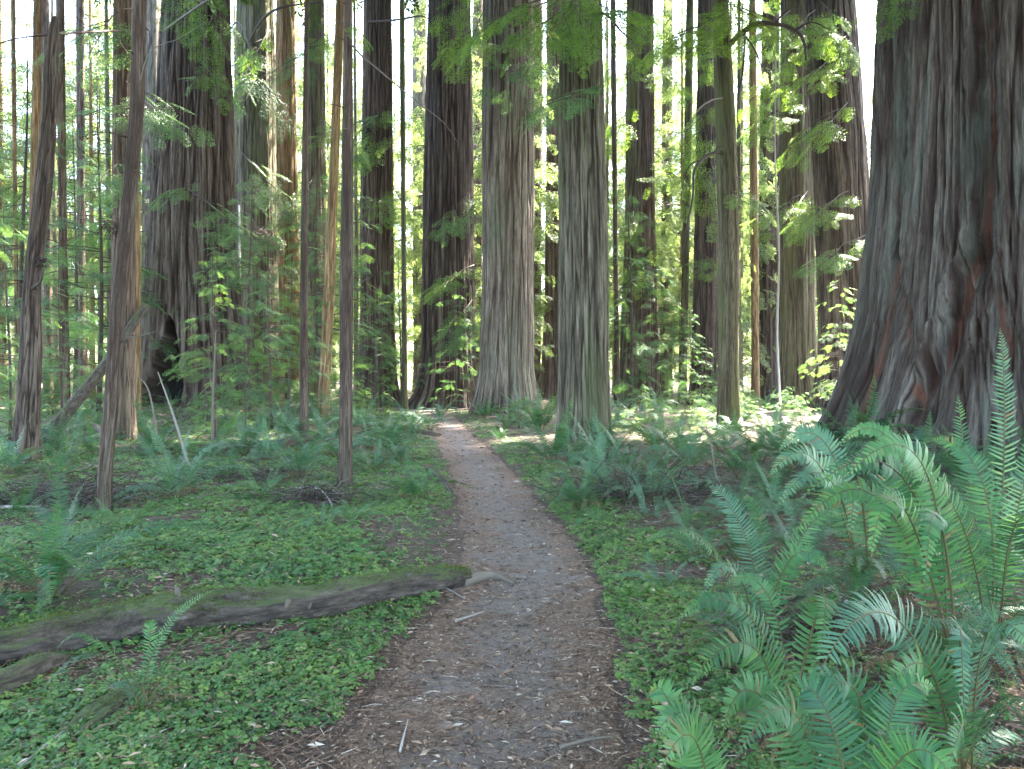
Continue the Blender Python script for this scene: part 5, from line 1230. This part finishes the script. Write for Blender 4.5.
def litter():
    rg = np.random.RandomState(21); mb = MB()
    for (n, a, b, sz) in ((200000, 1.5, 5, 0.0145), (100000, 5, 11, 0.021), (36000, 11, 30, 0.05)):
        x, y = scatter(rg, n, a, b)
        u = np.abs(path_u(x, y)); on = u < 1.0
        k = rg.uniform(size=n) < np.where(on, 0.70 + 0.40 * sstep(0.4, 0.95, u) + 0.20 * sstep(-0.1, 0.4, noise3(x * 2, y * 2, 3)), 0.8); x, y, u, on = x[k], y[k], u[k], on[k]
        zt = np.where(on, gz(x, y) - 0.008 + 0.006 * noise3(x * 5, y * 5, 0.5), ground_surface(x, y))
        z = zt + np.where((rg.uniform(size=len(x)) < 0.22) & ~on, rg.uniform(0.02, 0.055, len(x)), rg.uniform(0.002, 0.012, len(x)))
        az = rg.uniform(0, 6.28, len(x)); D = np.stack([np.cos(az), np.sin(az), 0.12 * rg.normal(size=len(x))], -1); D = nrm(D)
        Nn = nrm(np.stack([0.35 * rg.normal(size=len(x)), 0.35 * rg.normal(size=len(x)), np.ones(len(x))], -1))
        l = sz * np.exp(0.45 * rg.normal(size=len(x))) * 1.5; w = l * rg.uniform(0.07, 0.38, len(x))
        tn = np.clip(0.5 + 0.23 * rg.normal(size=len(x)), 0, 0.97)
        mb.leaves([np.stack([x, y, z], -1), D, Nn, l, w, tn], 0)
    # thin twigs and needle stems
    n = 9000; y = 1.8 + 10 * rg.uniform(size=n)**1.3; x = rg.uniform(-1, 1, n) * (0.7 * y + 0.4)
    on = np.abs(path_u(x, y)) < 1
    z = np.where(on, gz(x, y) - 0.007, ground_surface(x, y)) + 0.006
    for i in range(n):
        a_ = rg.uniform(0, 6.28); L = rg.uniform(0.02, 0.10) * (1.9 if not on[i] else 1.0); d = np.array([math.cos(a_), math.sin(a_), 0.05 * rg.normal()]); p = np.array([x[i], y[i], z[i]])
        r = rg.uniform(0.0008, 0.0022) * (1.3 if not on[i] else 1)
        mb.tube([p, p + d * L * 0.5 + np.array([-d[1], d[0], 0.05]) * L * 0.12 * rg.normal(), p + d * L], [r, r, r * 0.5], 3, 0, float(np.clip(0.5 + 0.3 * rg.normal(), 0, 1)))
    tag(mb.build('litter', [M['litter']], smooth=False), 'brown needles, bark chips and twigs strewn on ground and path', None, None, 'stuff')
litter()

# ------------------------------------------------------------------ hazy forest air
def haze():
    m, t, o = nmat('haze_air')
    v = t.nodes.new('ShaderNodeVolumePrincipled'); v.inputs['Color'].default_value = (0.93, 0.97, 0.95, 1); v.inputs['Density'].default_value = 0.00015
    v.inputs['Anisotropy'].default_value = 0.35
    t.links.new(v.outputs[0], o.inputs['Volume'])
    x, y0, y1, z0, z1 = 420, -80, 420, -8, 62
    V = [(-x, y0, z0), (x, y0, z0), (x, y1, z0), (-x, y1, z0), (-x, y0, z1), (x, y0, z1), (x, y1, z1), (-x, y1, z1)]
    F = [(0, 3, 2, 1), (4, 5, 6, 7), (0, 1, 5, 4), (1, 2, 6, 5), (2, 3, 7, 6), (3, 0, 4, 7)]
    tag(link('haze', mesh_np('haze', V, [F], m, None, False)), 'thin pale air glowing between the far trees', None, None, 'stuff')
HAZE = True
if HAZE: haze()

# ------------------------------------------------------------------ labels of the repeats
LM = [(TREES[k].location, nm) for k, nm in (
    ('hero', 'the huge split redwood'), ('front', 'the straight mossy redwood'), ('grey', 'the grey fluted redwood'), ('darkp', 'the dark broad redwood'), ('brown', 'the brown upright redwood'),
    ('cave', 'the burnt redwood'), ('gold2', 'the golden redwood'), ('mid', 'the dark narrow redwood'), ('arch', 'the arching branch tree'), ('tilt', 'the leaning dark redwood'), ('oliver', 'the olive brown redwood'),
    ('pairr', 'the close redwood pair'), ('sl1', 'the slender bending trunk'), ('sl2', 'the lone slender trunk'), ('snag', 'the broken topped trunk'), ('redb', 'the smooth reddish redwood'), ('olive', 'the olive green redwood'))]
ORD = ['nearest', 'second', 'third', 'fourth', 'fifth', 'sixth', 'seventh', 'eighth', 'ninth', 'tenth', 'eleventh', 'twelfth', 'thirteenth', 'fourteenth', 'fifteenth', 'sixteenth']
cells = {}
for t, ph in THINGS:
    x, y = t.location.x, t.location.y
    best = None
    for lc, nm in LM:
        ddx = abs(x / max(y, 1) - lc.x / lc.y) * min(y, lc.y); dd = math.hypot(ddx * 1.6, (y - lc.y) * 0.35)
        if best is None or dd < best[0]: best = (dd, lc, nm)
    _, lc, nm = best
    rel = 'behind' if y > lc.y + 1.5 else 'in front of' if y < lc.y - 1.5 else 'beside'
    cells.setdefault((ph, rel, nm), []).append((math.hypot(x - lc.x, y - lc.y), t))
for (ph, rel, nm), lst in cells.items():
    lst.sort(key=lambda q: q[0])
    for i, (_, t) in enumerate(lst):
        t['label'] = '%s %s %s' % (ph, rel, nm) + ('' if len(lst) == 1 else ', nearest to it' if i == 0 else ', %s nearest to it' % ORD[min(i, 15)])
